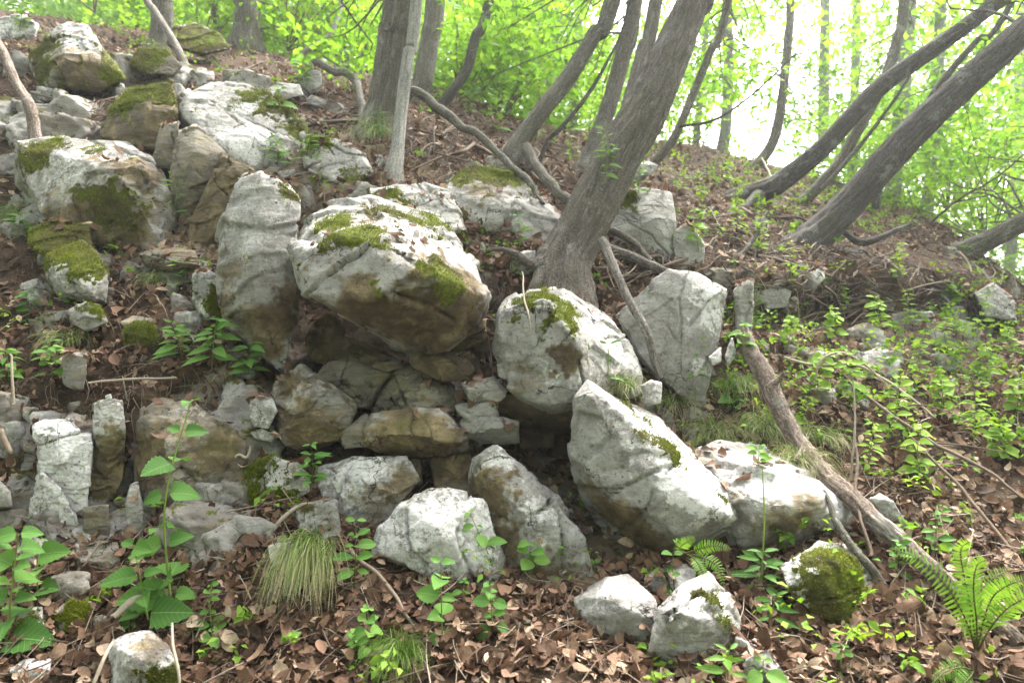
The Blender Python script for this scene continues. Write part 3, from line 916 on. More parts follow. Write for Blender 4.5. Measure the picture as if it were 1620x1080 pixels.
rock('boulder', 'grey and white rock with a mossy cap behind the boulders, left of the leaning tree', 4.3, .6,
     '700,302,.15 730,272,.3 802,280,.3 852,312,.2 888,347,.15 872,386,.05 830,397,.0 745,372,.0 713,332,.05 790,330,-.04', .42, .2, moss=[(760, 270, 44, .8), (810, 285, 34, .6), (730, 345, 18, .5)], st=[(765, 300, 30, .5)], vox=.013)
rock('boulder', 'block of smooth grey rock just right of the leaning trunk', 4.75, .6, '972,322,.15 1010,300,.2 1060,308,.15 1066,350,.05 1063,413,.0 1030,412,.0 970,372,.03 1040,350,-.04', .4, .12, rough=.6, moss=[(985, 312, 24, .6)])
rock('rock', 'low grey rock with a pale edge right of the smooth block', 4.7, .3, '1066,372 1080,358,.05 1098,362,.05 1112,385 1112,420 1070,418', .45, .25)
# --- left foot: broken columns in the soil bank
rock('rock', 'white cap stone on the broken white column at the left', 2.83, .2, '53,672,.03 70,666,.05 112,664,.06 122,684,.02 95,692,.0 62,702,.0 54,690,.0', .85, .1)
rock('rock', 'upper piece of the broken white column below its cap stone', 2.82, .25, '63,706,.02 95,693,.02 142,690,.04 144,715,.03 140,760,.0 133,812,.0 124,810,.0 98,770,.0 66,746,.0 100,730,-.02', .85, .08, wh=[(100, 740, 60, .2)])
rock('rock', 'lower piece of the broken white column standing in the soil', 2.81, .25, '60,752,.02 68,750,.0 95,774,.0 124,830,.0 120,838,.0 75,842,.0 45,832,.02 55,790,.02', .85, .08)
rock('rock', 'small upright stone with a white crown right of the broken column', 2.86, .2, '150,642,.03 172,634,.05 192,636,.04 197,685,.0 195,715,.02 170,728,.0 150,692,.0', .62, .45, wh=[(172, 660, 24, .4)], st=[(175, 710, 26, .5)])
rock('rock', 'brown crumbling stone under the white crowned stone', 2.9, .25, '140,700 150,700 188,728 196,730 194,755 170,770 172,800 138,798', .2, .75, rough=1.6)
rock('rock', 'square brown brick-like stone right of the broken white column foot', 2.83, .2, '133,803,.02 170,801,.02 173,830 171,853 134,856', .3, .7)
rock('boulder', 'tall brown rock with white patches behind the tall nettle', 2.98, .4,
     '228,652,.05 258,633,.08 300,638,.08 322,682,.03 384,700,.06 382,780,.02 330,802,.0 262,806,.0 218,790,.03 222,700,.03 262,690,-.05', .42, .62, wh=[(285, 650, 26, .6), (285, 700, 26, .35), (270, 745, 18, .5), (340, 745, 30, .2)], st=[(235, 720, 34, .4), (350, 715, 34, .3)], rough=1.1, vox=.009)
rock('rock', 'narrow grey splinter beside the foot of the tall brown rock', 2.92, .2, '198,800 207,770,.03 218,765,.04 224,800 226,850 205,848', .5, .4)
rock('rock', 'brown earthy rock below the brick-like stone', 2.78, .3, '118,870,.05 150,858,.06 184,860,.05 188,886 170,905 128,908 122,890', .35, .6, wh=[(130, 888, 18, .5)])
rock('rock', 'squat cracked brown stone above the nettle leaves at lower left', 2.7, .3, '82,912,.04 110,905,.06 138,905,.05 140,932 118,950 84,946', .4, .55)
rock('rock', 'mossy brown stone half hidden at the lower left bank', 2.6, .3, '88,965,.04 120,952,.06 140,960,.04 136,990 100,1000', .35, .6, moss=[(125, 970, 24, .7)])
rock('rock', 'lichen spotted rock behind big leaves at the left edge', 2.55, .3, '25,985 38,965,.05 65,962,.05 70,1005 30,1020', .6, .4, moss=[(35, 1000, 18, .6)])
rock('rock', 'pale stone at the far left edge above the big leaves', 2.75, .25, '-25,770 0,762,.03 14,778 18,800 -25,802', .5, .4)
rock('boulder', 'blue-white rock rising from the leaves at the bottom left', 2.12, .3, '178,1020,.05 200,1005,.08 236,1000,.08 262,1022,.05 277,1055,.02 280,1100,.0 182,1105,.0 212,1040,-.03', .7, .3, moss=[(262, 1075, 24, .7)], st=[(240, 1020, 24, .4)], vox=.007)
rock('rock', 'low white rubble in the bottom left corner', 2.2, .2, '15,1060 40,1045,.05 78,1043,.05 76,1065 40,1085', .7, .2)
rock('rock', 'pale yellow block lying above the drooping sedge tuft', 2.45, .12, '425,864,.05 450,856,.06 473,857,.05 473,884 447,897 430,888 450,868,-.01', .75, .45, rough=.5)
rock('rock', 'bright blue-grey cobble on the bank right of the tall brown rock', 2.9, .15, '397,634 412,626,.03 430,632,.03 437,650 424,676 402,672 395,655', .7, .1, rough=.7)
rock('rock', 'thin flat grey chip beneath the bright cobble', 2.92, .1, '398,684 415,678 435,690 430,698 405,694', .6, .2, rough=.5)
# --- left terrace
rock('rock', 'lichen patched rock below the moss bank at the left edge', 3.45, .4, '75,408,.1 130,382,.2 168,430,.08 162,476,.0 100,466,.0 78,442,.02 120,430,-.03', .5, .4, moss=[(90, 395, 34, .8), (130, 400, 40, .8), (150, 425, 24, .6)], wh=[(95, 415, 18, .5), (140, 435, 18, .5)])
rock('rock', 'mound of bright moss at the left above the lichen patched rock', 3.7, .5, '48,368,.1 90,348,.2 135,360,.15 142,400,.05 100,410,.0 55,395,.0', .3, .5, moss=[(80, 372, 50, 1), (115, 385, 44, 1)])
rock('rock', 'long low brown rock under the wide blotched boulder', 3.65, .4, '225,402 260,392,.1 305,396,.1 312,420 260,426 230,418', .25, .7)
rock('rock', 'white streaked rock left of the upright slab, moss along it', 3.4, .3, '305,436 325,428,.05 346,440,.05 348,500 325,505 308,480', .6, .3, moss=[(342, 475, 20, .7)])
rock('rock', 'dull stone in the terrace litter below the lichen patched rock', 3.35, .2, '108,492 135,478,.05 155,484,.05 168,508 140,522 115,512', .5, .4, moss=[(155, 490, 14, .6)])
rock('rock', 'round moss covered stone in the litter left of the feathery herbs', 3.3, .2, '200,525 215,512,.05 240,515,.05 250,540 225,550 204,545', .3, .5, moss=[(222, 528, 32, 1)])
rock('rock', 'reddish stone just above the round moss covered stone', 3.35, .2, '192,510 210,500,.05 238,505,.05 236,518 200,520', .3, .6)
rock('rock', 'dirty grey block sticking out of the dark soil bank', 3.02, .2, '100,565,.02 118,558,.04 136,562,.03 135,590 128,615 103,606', .4, .55)
rock('rock', 'tiny cream stone on the brow of the soil bank', 2.9, .05, '166,626 175,623 177,632 168,634', .8, .2, rough=.4)
# --- right slope
rock('rock', 'white boulder showing among green herbs on the right slope', 3.9, .3, '1365,560,.1 1398,550,.15 1426,574,.05 1416,597,.0 1370,596,.0', .6, .15)
rock('rock', 'small pale stone above the white boulder on the right slope', 4.1, .2, '1368,528 1380,520,.05 1385,540 1372,545', .6, .2)
rock('rock', 'narrow pillar of grey rock draped with roots right of the upright slab', 3.75, .3, '1163,462 1175,445,.05 1190,448,.05 1187,530 1165,530', .4, .4)
rock('rock', 'white stone between the upright slab and the log, left of two', 3.4, .15, '1122,565 1140,550,.03 1140,572 1128,578', .7, .1)
rock('rock', 'white stone between the upright slab and the log, right of two', 3.4, .15, '1148,562 1158,535,.03 1164,562 1152,578', .7, .1)
rock('rock', 'small square white stone behind the sedge on the white flanked boulder', 3.05, .15, '1015,610 1030,602,.03 1046,606,.03 1044,636 1020,640', .7, .1)
rock('rock', 'shaded rock under the foot of the big leaning trunk at the right', 4.6, .3, '1205,462 1225,450,.05 1250,462 1245,485 1212,488', .45, .3)
rock('rock', 'white rock face under the roots of the big leaning trunk at the right', 4.7, .25, '1280,432 1300,422,.05 1303,440 1288,458', .7, .1)
rock('rock', 'pale greenish stone lying behind the log', 2.75, .2, '1378,790 1392,782,.03 1412,795 1435,830 1420,842 1395,815', .5, .15)
rock('rock', 'grey ledge under dangling roots near the right skyline', 5.0, .4, '1545,465 1570,450,.1 1600,470,.1 1605,505 1560,498', .45, .3)
rock('rock', 'small white rock under the roots left of the tree foot behind', 4.9, .2, '1005,262 1020,255,.05 1040,262 1030,276 1010,274', .75, .1)
HAZE = .0024
# ------------------------------------------------------------------ trees: trunk, roots, branches, crown
def leafcloud(mb, centers, n_each, radius, size, flat=.35, r=None, tint=(.25, .95)):
    """sprays of folded leaves round each centre, roughly level layers like beech and maple"""
    r = r or rng
    centers = np.asarray(centers, dtype=float)
    k = len(centers)
    rad = np.broadcast_to(np.asarray(radius, float), (k,))
    nrm = r.normal(0, .32, (k, 3)) + np.array([0, 0, 1.0])
    nrm /= np.linalg.norm(nrm, axis=1)[:, None]
    ref = r.normal(0, 1, (k, 3))
    ax = np.cross(nrm, ref); ax /= np.linalg.norm(ax, axis=1)[:, None]
    ay = np.cross(nrm, ax)
    sh = r.uniform(*tint, k)
    idx = np.repeat(np.arange(k), n_each)
    m = len(idx)
    rr = np.sqrt(r.uniform(0, 1, m)) * rad[idx]
    th = r.uniform(0, 2 * np.pi, m)
    dirv = np.cos(th)[:, None] * ax[idx] + np.sin(th)[:, None] * ay[idx]
    c = centers[idx] + dirv * rr[:, None] + nrm[idx] * (r.normal(0, flat * .22, m) * rad[idx])[:, None]
    c[:, 2] -= .18 * rr ** 2 / np.maximum(rad[idx], .1)
    d2 = dirv + r.normal(0, .5, (m, 3)); d2[:, 2] -= .12
    d2 /= np.linalg.norm(d2, axis=1)[:, None]
    n2 = nrm[idx] + r.normal(0, .38, (m, 3))
    sd = np.cross(d2, n2); sd /= np.linalg.norm(sd, axis=1)[:, None] + 1e-9
    up = np.cross(sd, d2)
    L = size * r.uniform(.6, 1.2, m)[:, None]
    w = L * r.uniform(.24, .36, m)[:, None]
    a = c - d2 * L * .5
    b = c + d2 * L * .5 - up * L * .12
    mid = c - d2 * L * .08
    l_ = mid + sd * w + up * L * .1
    r_ = mid - sd * w + up * L * .1
    V = np.stack([a, r_, b, l_], 1).reshape(-1, 3)
    o = np.arange(m)[:, None] * 4
    F = np.concatenate([o + np.array([0, 1, 2]), o + np.array([0, 2, 3])])
    t = np.clip(sh[idx] + r.normal(0, .13, m), 0, 1)
    mb.add(V, F, np.repeat(t, 4))


def trunk_path(pts, sink=.25, grow=None):
    """pts [(px,py,d,width px)] from foot to top"""
    p = [P(x, y, d) for x, y, d, w in pts]
    r = [w * d / FPX / 2 for x, y, d, w in pts]
    base = p[0] - (p[1] - p[0]) / np.linalg.norm(p[1] - p[0]) * sink * .5 - np.array([0, 0, sink * .6])
    p = [base] + p
    r = [r[0] * 1.1] + r
    if grow:
        dirv = p[-1] - p[-2]
        dirv /= np.linalg.norm(dirv)
        dirv = dirv * .8 + np.array([0, 0, .45])
        dirv /= np.linalg.norm(dirv)
        p.append(p[-1] + dirv * grow)
        r.append(r[-1] * .6)
    return np.array(p), np.array(r)


def tree(name, label, pts, mat, sides=14, seg=40, bark=.10, grow=3.5, crown=None, crown_n=22, crown_r=1.5, leaf=.09, roots=(), group=None, branches=(), cat='tree', seed=0, flare=0):
    p, r = trunk_path(pts, grow=grow)
    foot = p[1]
    t = thing(name, foot, label, cat, group)
    path = catmull(np.column_stack([p, r]), seg)
    rad = path[:, 3].copy()
    if flare:
        L = np.concatenate([[0], np.cumsum(np.linalg.norm(np.diff(path[:, :3], axis=0), axis=1))])
        rad *= 1 + flare * np.exp(-np.maximum(0, L - .2) / .16)
    mb = MB()
    mb.add(*tube(path[:, :3], rad * .8, sides, bark=(bark, seed + 3) if bark else None, grain=True))
    mb.build('trunk', mat, t, origin=None).location = -Vector(foot)
    for rt in roots:
        q = np.array([np.append(P(x, y, d), w * d / FPX / 2) for x, y, d, w in rt])
        c = catmull(q, max(12, 7 * len(q)))
        c[:, :3] += .02 * np.stack([fbm(c[:, :3] * 6, 2, seed + 20 + k) for k in range(3)], 1)
        m2 = MB()
        m2.add(*tube(c[:, :3], c[:, 3], 9, bark=(.12, seed + 8), grain=True))
        m2.build('root', mat, t).location = -Vector(foot)
    for br in branches:
        q = np.array([np.append(P(x, y, d), w * d / FPX / 2) for x, y, d, w in br])
        c = catmull(q, max(12, 7 * len(q)))
        m2 = MB()
        m2.add(*tube(c[:, :3], c[:, 3], 8, bark=(.08, seed + 9), grain=True))
        m2.build('branch', mat, t).location = -Vector(foot)
    if crown:
        r2 = np.random.default_rng(seed + 100)
        cs = []
        for (x, y, d, R, n) in crown:
            c = P(x, y, d)
            q = r2.normal(0, 1, (n, 3)); q /= np.linalg.norm(q, axis=1)[:, None]
            q *= (r2.uniform(0, 1, n) ** .45)[:, None] * R
            q[:, 2] *= .75
            cs.append(c + q)
        cs = np.concatenate(cs)
        m3 = MB()
        leafcloud(m3, cs, crown_n, r2.uniform(.25, .55, len(cs)) * crown_r / 1.5, leaf, r=r2)
        m3.build('crown', CANOPY, t, kind='stuff').location = -Vector(foot)
        # thin boughs reaching from the stem towards the sprays
        m4 = MB()
        for c in cs[:: max(1, len(cs) // 22)]:
            k = np.argmin(np.linalg.norm(path[seg // 3:, :3] - c, axis=1)) + seg // 3
            a = path[k, :3]
            m1 = a + (c - a) * .35 + r2.normal(0, .09, 3) + [0, 0, .05]
            m2_ = a + (c - a) * .7 + r2.normal(0, .09, 3)
            q = catmull(np.array([a, m1, m2_, c]), 9)
            m4.add(*tube(q, np.linspace(min(.013, max(.006, rad[k] * .12)), .003, 9), 5), .3)
        m4.build('bough', mat, t, kind='stuff').location = -Vector(foot)
    return t


EXT = dict(grow=3.0)
# --- the trees whose feet stand on the outcrop
tree('tree', 'thick grey furrowed trunk growing straight up beside a thin smooth stem', [(600, 235, 5.0, 92), (604, 190, 5.0, 66), (615, 130, 5.0, 60), (626, 60, 5.0, 63), (640, -40, 5.0, 62)], BARK_GREY, 44, 110, .15, flare=.25,
     roots=[[(585, 195, 4.95, 24), (560, 225, 4.8, 15), (545, 262, 4.6, 7)], [(638, 165, 5.0, 14), (652, 143, 5.05, 14), (672, 152, 5.0, 14), (692, 172, 4.9, 15), (730, 200, 4.75, 13), (762, 216, 4.65, 12), (795, 250, 4.5, 11), (835, 290, 4.35, 10), (858, 325, 4.25, 7)],
            [(575, 190, 5.1, 14), (560, 125, 5.6, 12), (530, 112, 5.9, 12), (500, 100, 6.1, 12)]], crown=[(640, -420, 5.2, 1.5, 40), (555, 25, 6.4, .6, 18)], seed=1)
tree('sapling_tree', 'thin smooth pale stem standing in front of the thick grey trunk', [(622, 275, 4.35, 30), (628, 240, 4.4, 25), (634, 180, 4.5, 25), (646, 90, 4.6, 24), (660, -10, 4.7, 23)], BARK_PALE, 20, 50, .03, flare=.5, seed=2)
tree('tree', 'pinkish grey trunk behind the straight furrowed trunk', [(655, 175, 6.4, 44), (668, 130, 6.4, 38), (680, 60, 6.5, 36), (692, -30, 6.6, 36)], BARK_TAN, 26, 60, .10, crown=[(680, -380, 6.6, 1.6, 30)], seed=3)
tree('tree', 'big leaning tree rooted on top of the grey faced boulder', [(890, 462, 3.9, 100), (893, 420, 3.95, 90), (915, 375, 4.0, 86), (950, 305, 4.05, 84), (985, 240, 4.1, 82), (1018, 182, 4.15, 78), (1058, 95, 4.25, 66), (1097, 0, 4.4, 56), (1125, -70, 4.5, 50)], BARK_BROWN, 52, 130, .17, flare=.22,
     roots=[[(868, 400, 3.95, 34), (845, 415, 3.85, 18), (800, 395, 3.85, 8), (770, 400, 3.85, 5)], [(930, 390, 4.1, 26), (975, 400, 4.15, 20), (1020, 418, 4.1, 16), (1062, 432, 4.0, 12)],
            [(925, 375, 4.15, 18), (962, 365, 4.25, 13), (1000, 385, 4.25, 11), (1030, 415, 4.15, 9)], [(858, 430, 3.85, 26), (848, 450, 3.75, 16), (838, 470, 3.7, 10)]], crown=[(1180, -420, 4.8, 1.6, 40)], seed=4)
tree('tree', 'slender dark trunk slanting right from behind the long pale root', [(812, 250, 5.2, 46), (828, 215, 5.25, 36), (862, 170, 5.3, 33), (900, 122, 5.4, 31), (940, 55, 5.5, 29), (975, -15, 5.6, 28)], BARK_GREY, 24, 60, .08, crown=[(1010, -330, 5.8, 1.4, 26), (880, 40, 6.6, .8, 22), (800, 110, 7.2, .7, 18)], seed=5,
     roots=[[(830, 235, 5.1, 20), (870, 290, 4.7, 15), (905, 320, 4.5, 14), (925, 345, 4.4, 10)]])
tree('tree', 'trunk just left of the big leaning tree, pale in the light', [(925, 275, 5.5, 46), (935, 245, 5.55, 34), (962, 170, 5.6, 31), (985, 90, 5.7, 30), (1008, -20, 5.8, 29)], BARK_TAN, 22, 60, .09, crown=[(1030, -330, 6, 1.5, 26), (940, 110, 7, .7, 20)], seed=6)
tree('tree', 'second stem rising from behind the big leaning tree', [(985, 225, 4.9, 34), (1000, 150, 4.9, 29), (1018, 80, 5.0, 27), (1040, -15, 5.1, 25)], BARK_TAN, 20, 50, .09, seed=7)
tree('tree', 'thin curved tree leaning right beyond the big leaning tree', [(990, 302, 5.5, 20), (1025, 268, 5.5, 17), (1062, 225, 5.5, 16), (1090, 165, 5.6, 16), (1122, 85, 5.7, 15), (1155, -10, 5.8, 14)], BARK_GREY, 16, 60, .06, crown=[(1190, -250, 6, 1.2, 18), (1170, 70, 6.6, .8, 18)], seed=8,
     branches=[[(1075, 200, 5.5, 5), (1130, 190, 5.3, 4), (1190, 150, 5.2, 3), (1260, 85, 5.0, 2)]])
tree('sapling_tree', 'wiry dark sapling curving between the slender trunk and the pale one', [(866, 225, 5.4, 9), (890, 200, 5.4, 9), (930, 150, 5.5, 8), (962, 95, 5.5, 6), (985, 45, 5.6, 4)], BARK_DARK, 10, 40, 0, grow=.6, seed=9)
tree('tree', 'thin dark bent tree behind the roots at the upper middle', [(695, 175, 6.4, 22), (712, 150, 6.4, 20), (738, 112, 6.5, 19), (752, 60, 6.6, 19), (778, -15, 6.8, 17)], BARK_DARK, 16, 50, .06, crown=[(800, -230, 7, 1.3, 18), (780, 40, 7.6, .9, 26)], seed=10)
# --- right hand group on the slope
tree('tree', 'smooth dark trunk sweeping up to the right corner from mossy roots', [(1150, 322, 6.1, 44), (1200, 305, 6.0, 42), (1228, 292, 5.95, 40), (1265, 265, 5.9, 37), (1300, 235, 5.85, 35), (1342, 190, 5.8, 34), (1385, 145, 5.75, 34), (1430, 110, 5.7, 33), (1485, 72, 5.65, 32), (1532, 38, 5.6, 31), (1582, 0, 5.6, 30), (1670, -66, 5.55, 29)], BARK_DARK, 30, 100, .05, grow=2.5,
     roots=[[(1180, 312, 6.0, 26), (1120, 325, 5.9, 18), (1075, 318, 5.9, 12), (1040, 330, 5.9, 8)], [(1200, 310, 5.9, 20), (1160, 350, 5.6, 14), (1120, 365, 5.4, 9)]], crown=[(1720, -160, 5.4, 1.5, 26)], seed=11)
tree('tree', 'thick rough trunk leaning far right, the lowest of the slanting pair', [(1240, 418, 5.1, 78), (1262, 398, 5.1, 68), (1305, 360, 5.1, 58), (1350, 315, 5.1, 54), (1400, 258, 5.05, 53), (1450, 205, 5.0, 54), (1510, 148, 4.95, 52), (1565, 98, 4.9, 50), (1640, 30, 4.85, 46), (1730, -50, 4.8, 44)], BARK_DARK, 44, 120, .14, grow=2.5, flare=.25,
     roots=[[(1235, 425, 5.0, 34), (1190, 432, 4.9, 20), (1150, 428, 4.8, 14), (1110, 440, 4.6, 10)], [(1250, 430, 4.9, 20), (1285, 452, 4.7, 12), (1310, 470, 4.55, 8)], [(1230, 420, 5.0, 26), (1210, 440, 4.8, 16), (1195, 450, 4.7, 10)]], crown=[(1760, -100, 4.9, 1.3, 22)], seed=12)
tree('tree', 'grey stem crossing behind the smooth dark trunk and forking upward', [(1260, 330, 6.5, 22), (1290, 300, 6.5, 22), (1330, 255, 6.5, 22), (1352, 215, 6.5, 21), (1380, 165, 6.5, 20), (1402, 120, 6.5, 20), (1420, 60, 6.6, 19), (1432, -20, 6.7, 18)], BARK_GREY, 18, 70, .06, crown=[(1450, -250, 7, 1.4, 22), (1450, 40, 7.4, .8, 15), (1400, 190, 7.6, .7, 12)], seed=13,
     branches=[[(1300, 300, 6.4, 8), (1365, 225, 6.3, 6), (1410, 165, 6.2, 5), (1440, 120, 6.1, 4)]])
tree('tree', 'slim stem behind the rough leaning trunk near the right edge', [(1395, 285, 6.2, 14), (1440, 205, 6.2, 14), (1490, 130, 6.2, 13), (1545, 65, 6.2, 12), (1605, -5, 6.2, 12)], BARK_DARK, 14, 50, .05, crown=[(1700, -150, 6.3, 1.3, 20), (1560, 200, 7.0, .9, 22), (1500, 60, 7.0, .7, 8)], seed=14)
tree('tree', 'stout trunk poking in at the right edge above the bright valley', [(1500, 412, 6.3, 50), (1530, 396, 6.25, 40), (1565, 380, 6.2, 36), (1625, 348, 6.1, 34), (1700, 310, 6.0, 33)], BARK_GREY, 26, 50, .12, grow=2, crown=[(1900, 60, 6, 1.3, 18), (1590, 280, 7.2, .9, 26), (1520, 290, 7.4, .8, 20)], seed=15,
     roots=[[(1510, 420, 6.2, 24), (1535, 450, 5.8, 15), (1550, 475, 5.4, 8)], [(1525, 415, 6.1, 14), (1560, 440, 5.7, 10), (1585, 480, 5.3, 6)], [(1490, 420, 6.1, 16), (1480, 450, 5.6, 9), (1500, 480, 5.2, 5)]])
tree('tree', 'hazy grey trunk curving up from the middle of the skyline', [(1178, 278, 8.0, 26), (1205, 252, 8.0, 21), (1226, 215, 8.0, 19), (1238, 150, 8.0, 18), (1247, 60, 8.1, 17), (1252, -30, 8.2, 16)], BARK_TAN, 18, 60, .06, crown=[(1250, -260, 8.2, 1.6, 24), (1310, 200, 8.6, .8, 12), (1100, 130, 8.4, .6, 14)], seed=16)
# --- upper left
tree('tree', 'mossy trunk at the upper left with a leaning stem crossing its foot', [(256, 82, 7.0, 46), (257, 50, 7.0, 38), (256, 0, 7.0, 37), (254, -50, 7.0, 36)], BARK_GREY, 26, 50, .12, flare=.3, crown=[(250, -330, 7, 1.5, 24)], seed=17)
tree('sapling_tree', 'pale stem slanting down across the mossy trunk at the upper left', [(290, 98, 5.9, 17), (278, 72, 6.0, 15), (262, 45, 6.1, 14), (245, 18, 6.3, 14), (225, -20, 6.5, 13)], BARK_TAN, 14, 40, .04, grow=1.5, seed=18)
tree('tree', 'broad grey trunk cut by the top edge between the left stems', [(390, 72, 8.0, 60), (391, 40, 8.0, 48), (390, 0, 8.0, 44), (388, -60, 8.0, 43)], BARK_GREY, 26, 40, .10, flare=.25, crown=[(385, -280, 8, 1.6, 24), (450, 30, 8.4, .9, 24)], seed=19)
tree('sapling_tree', 'bent pale sapling behind the red leaves on the upper left skyline', [(480, 85, 7.5, 12), (510, 65, 7.5, 10), (530, 40, 7.6, 9), (545, -20, 7.8, 8)], BARK_PALE, 10, 40, 0, grow=1.5, seed=20)
tree('dead_tree', 'weathered dead stem leaning in from the left edge below the rocks', [(48, 172, 4.5, 20), (25, 130, 4.6, 17), (5, 85, 4.7, 17), (-25, 20, 4.8, 16)], DEADWOOD, 14, 40, .12, grow=1.0, seed=21, cat='dead tree')

# --- the wood beyond the crest
FAR = [
    ('tree', 'twin pale trunks far behind the slender dark trunk', [(852, 150, 11, 22), (858, 90, 11, 19), (868, -20, 11, 18)], BARK_PALE, [(860, 20, 11.5, 2.2, 42), (800, -160, 11.5, 2, 20)]),
    ('tree', 'pale trunk close to the twin trunks, a little thicker', [(872, 140, 10.5, 22), (876, 80, 10.5, 20), (888, -20, 10.5, 19)], BARK_PALE, [(930, -40, 11, 2, 30)]),
    ('tree', 'faint trunk standing in the white gap left of the hazy curved one', [(1142, 245, 10, 26), (1148, 200, 10, 22), (1152, 120, 10, 20), (1150, -20, 10, 18)], BARK_PALE, [(1080, 60, 10.5, 1.4, 22), (1080, -140, 10, 2, 16)]),
    ('tree', 'faint straight trunk near the brightest part of the sky', [(1302, 230, 12, 22), (1304, 120, 12, 19), (1306, -20, 12, 18)], BARK_PALE, [(1320, -60, 12.5, 1.5, 16)]),
    ('tree', 'pale trunk seen under the rough leaning trunk, left of two', [(1408, 345, 8.6, 34), (1415, 280, 8.6, 28), (1425, 180, 8.7, 26), (1440, -20, 8.8, 24)], BARK_PALE, [(1400, 150, 9.5, 1.5, 26), (1420, -60, 9.5, 1.6, 24)]),
    ('tree', 'pale trunk seen under the rough leaning trunk, right of two', [(1460, 360, 9.2, 26), (1472, 290, 9.2, 22), (1480, 180, 9.3, 20), (1490, -20, 9.4, 18)], BARK_PALE, [(1530, 230, 10, 1.7, 36), (1540, 30, 10, 1.8, 30)]),
    ('tree', 'slight trunk among bright leaves above the red leafed slope', [(800, 185, 8.6, 12), (820, 140, 8.6, 11), (836, 60, 8.7, 10), (850, -20, 8.8, 9)], BARK_GREY, [(770, 90, 9, 1.2, 34), (840, 60, 9.2, 1.2, 26)]),
    ('tree', 'thin grey tree behind the thick furrowed trunk on its left', [(545, 110, 9.5, 13), (552, 50, 9.5, 12), (565, -20, 9.6, 11)], BARK_GREY, [(540, 30, 10, 1.4, 36), (500, -80, 10, 1.6, 20)]),
    ('tree', 'grey stem leaning right behind the bent pale sapling', [(500, 95, 10, 15), (515, 40, 10, 13), (535, -20, 10, 12)], BARK_PALE, [(460, 20, 10.5, 1.5, 30)]),
    ('tree', 'lone stem left of the broad grey trunk at the top edge', [(345, 70, 9.5, 14), (340, 20, 9.5, 12), (325, -30, 9.5, 11)], BARK_GREY, [(330, 10, 10, 1.3, 26), (440, -20, 10.5, 1.3, 22)]),
    ('tree', 'far trunk showing right of the pinkish grey trunk', [(722, 150, 12, 14), (726, 80, 12, 13), (732, -20, 12, 12)], BARK_PALE, [(720, 60, 12, 1.7, 40), (740, -80, 12, 1.8, 26)]),
    ('tree', 'far stem rising through the leaves right of the big leaning tree', [(1100, 240, 11.5, 14), (1108, 150, 11.5, 13), (1122, -20, 11.6, 12)], BARK_PALE, [(1060, 130, 12, 1.6, 32), (1180, -20, 12, 1.5, 20)]),
    ('tree', 'far leafy tree in the valley at the right edge', [(1590, 520, 15, 22), (1600, 380, 15, 20), (1612, 150, 15, 18)], BARK_PALE, [(1600, 260, 15, 2.2, 60), (1590, 430, 15, 1.8, 60), (1680, 380, 15, 2.4, 50)]),
    ('tree', 'far leafy tree behind the slanting pair of trunks', [(1345, 330, 14, 18), (1350, 200, 14, 16), (1356, -20, 14, 15)], BARK_PALE, [(1345, 170, 14, 1.7, 44), (1390, 120, 14, 1.3, 18), (1440, 250, 14, 1.8, 46)]),
    ('tree', 'far leafy tree filling the gap left of the big leaning tree', [(905, 250, 13, 16), (910, 150, 13, 15), (918, -20, 13, 14)], BARK_PALE, [(900, 120, 13, 1.8, 50), (820, 130, 13.5, 1.8, 46), (960, 180, 13, 1.6, 34)]),
    ('tree', 'far leafy tree between the leftmost trunks', [(320, 80, 13, 16), (318, 20, 13, 14), (314, -40, 13, 13)], BARK_PALE, [(310, 20, 13, 1.6, 44), (220, 10, 12, 1.4, 30)]),
    ('tree', 'far leafy tree left of the thick furrowed trunk', [(470, 90, 14, 16), (474, 30, 14, 14), (478, -40, 14, 13)], BARK_PALE, [(470, 40, 14, 1.8, 50), (560, 50, 14, 1.6, 40)]),
]
for i, (nm, lab, pts, mat, cr) in enumerate(FAR):
    tree(nm, lab, pts, mat, 12, 30, .05, grow=2.5, crown=cr, crown_n=60, crown_r=1.7, leaf=.10, seed=40 + i, group='trees of the wood beyond the crest')

# the leafage of the far wood, a mass nobody could count; unseen sprays added
fw = MB()
r9 = np.random.default_rng(99)
cs = []
for i in range(1650):
    px = r9.uniform(-700, 2100)
    d = r9.uniform(17, 40)
    lim = np.interp(px, [0, 300, 600, 900, 1200, 1500, 1620, 1900], [60, 90, 150, 230, 290, 400, 520, 680])
    py = r9.uniform(-260, lim + 60)
    gap = 0 if px < 880 else 1.3 * math.exp(-((px - 1215) / 120) ** 2 - ((py - 170) / 150) ** 2) + 1.1 * math.exp(-((px - 1340) / 110) ** 2 - ((py - 60) / 130) ** 2) + .9 * math.exp(-((px - 960) / 60) ** 2 - ((py - 20) / 70) ** 2) + .8 * math.exp(-((px - 1560) / 60) ** 2 - ((py - 420) / 60) ** 2)
    if r9.uniform() < gap * 1.2 + (.30 if px > 950 else 0):
        continue
    cs.append(P(px, py, d))
for i in range(760):            # unseen rest of the wood, added behind and beside the camera to dim front light
    az = r9.uniform(math.radians(70), math.radians(290))
    dist = r9.uniform(9, 22)
    cs.append(np.array([math.sin(az) * dist, math.cos(az) * dist, r9.uniform(-5, 10) + 1.2]))
leafcloud(fw, np.array(cs), 150, r9.uniform(.7, 1.6, len(cs)), .25, flat=.9, r=r9, tint=(.35, 1))
tag(fw.build('far_and_shading_foliage', CANOPY, kind='stuff'), 'light filled mass of spring leaves in the far wood, with unseen shading sprays added behind')

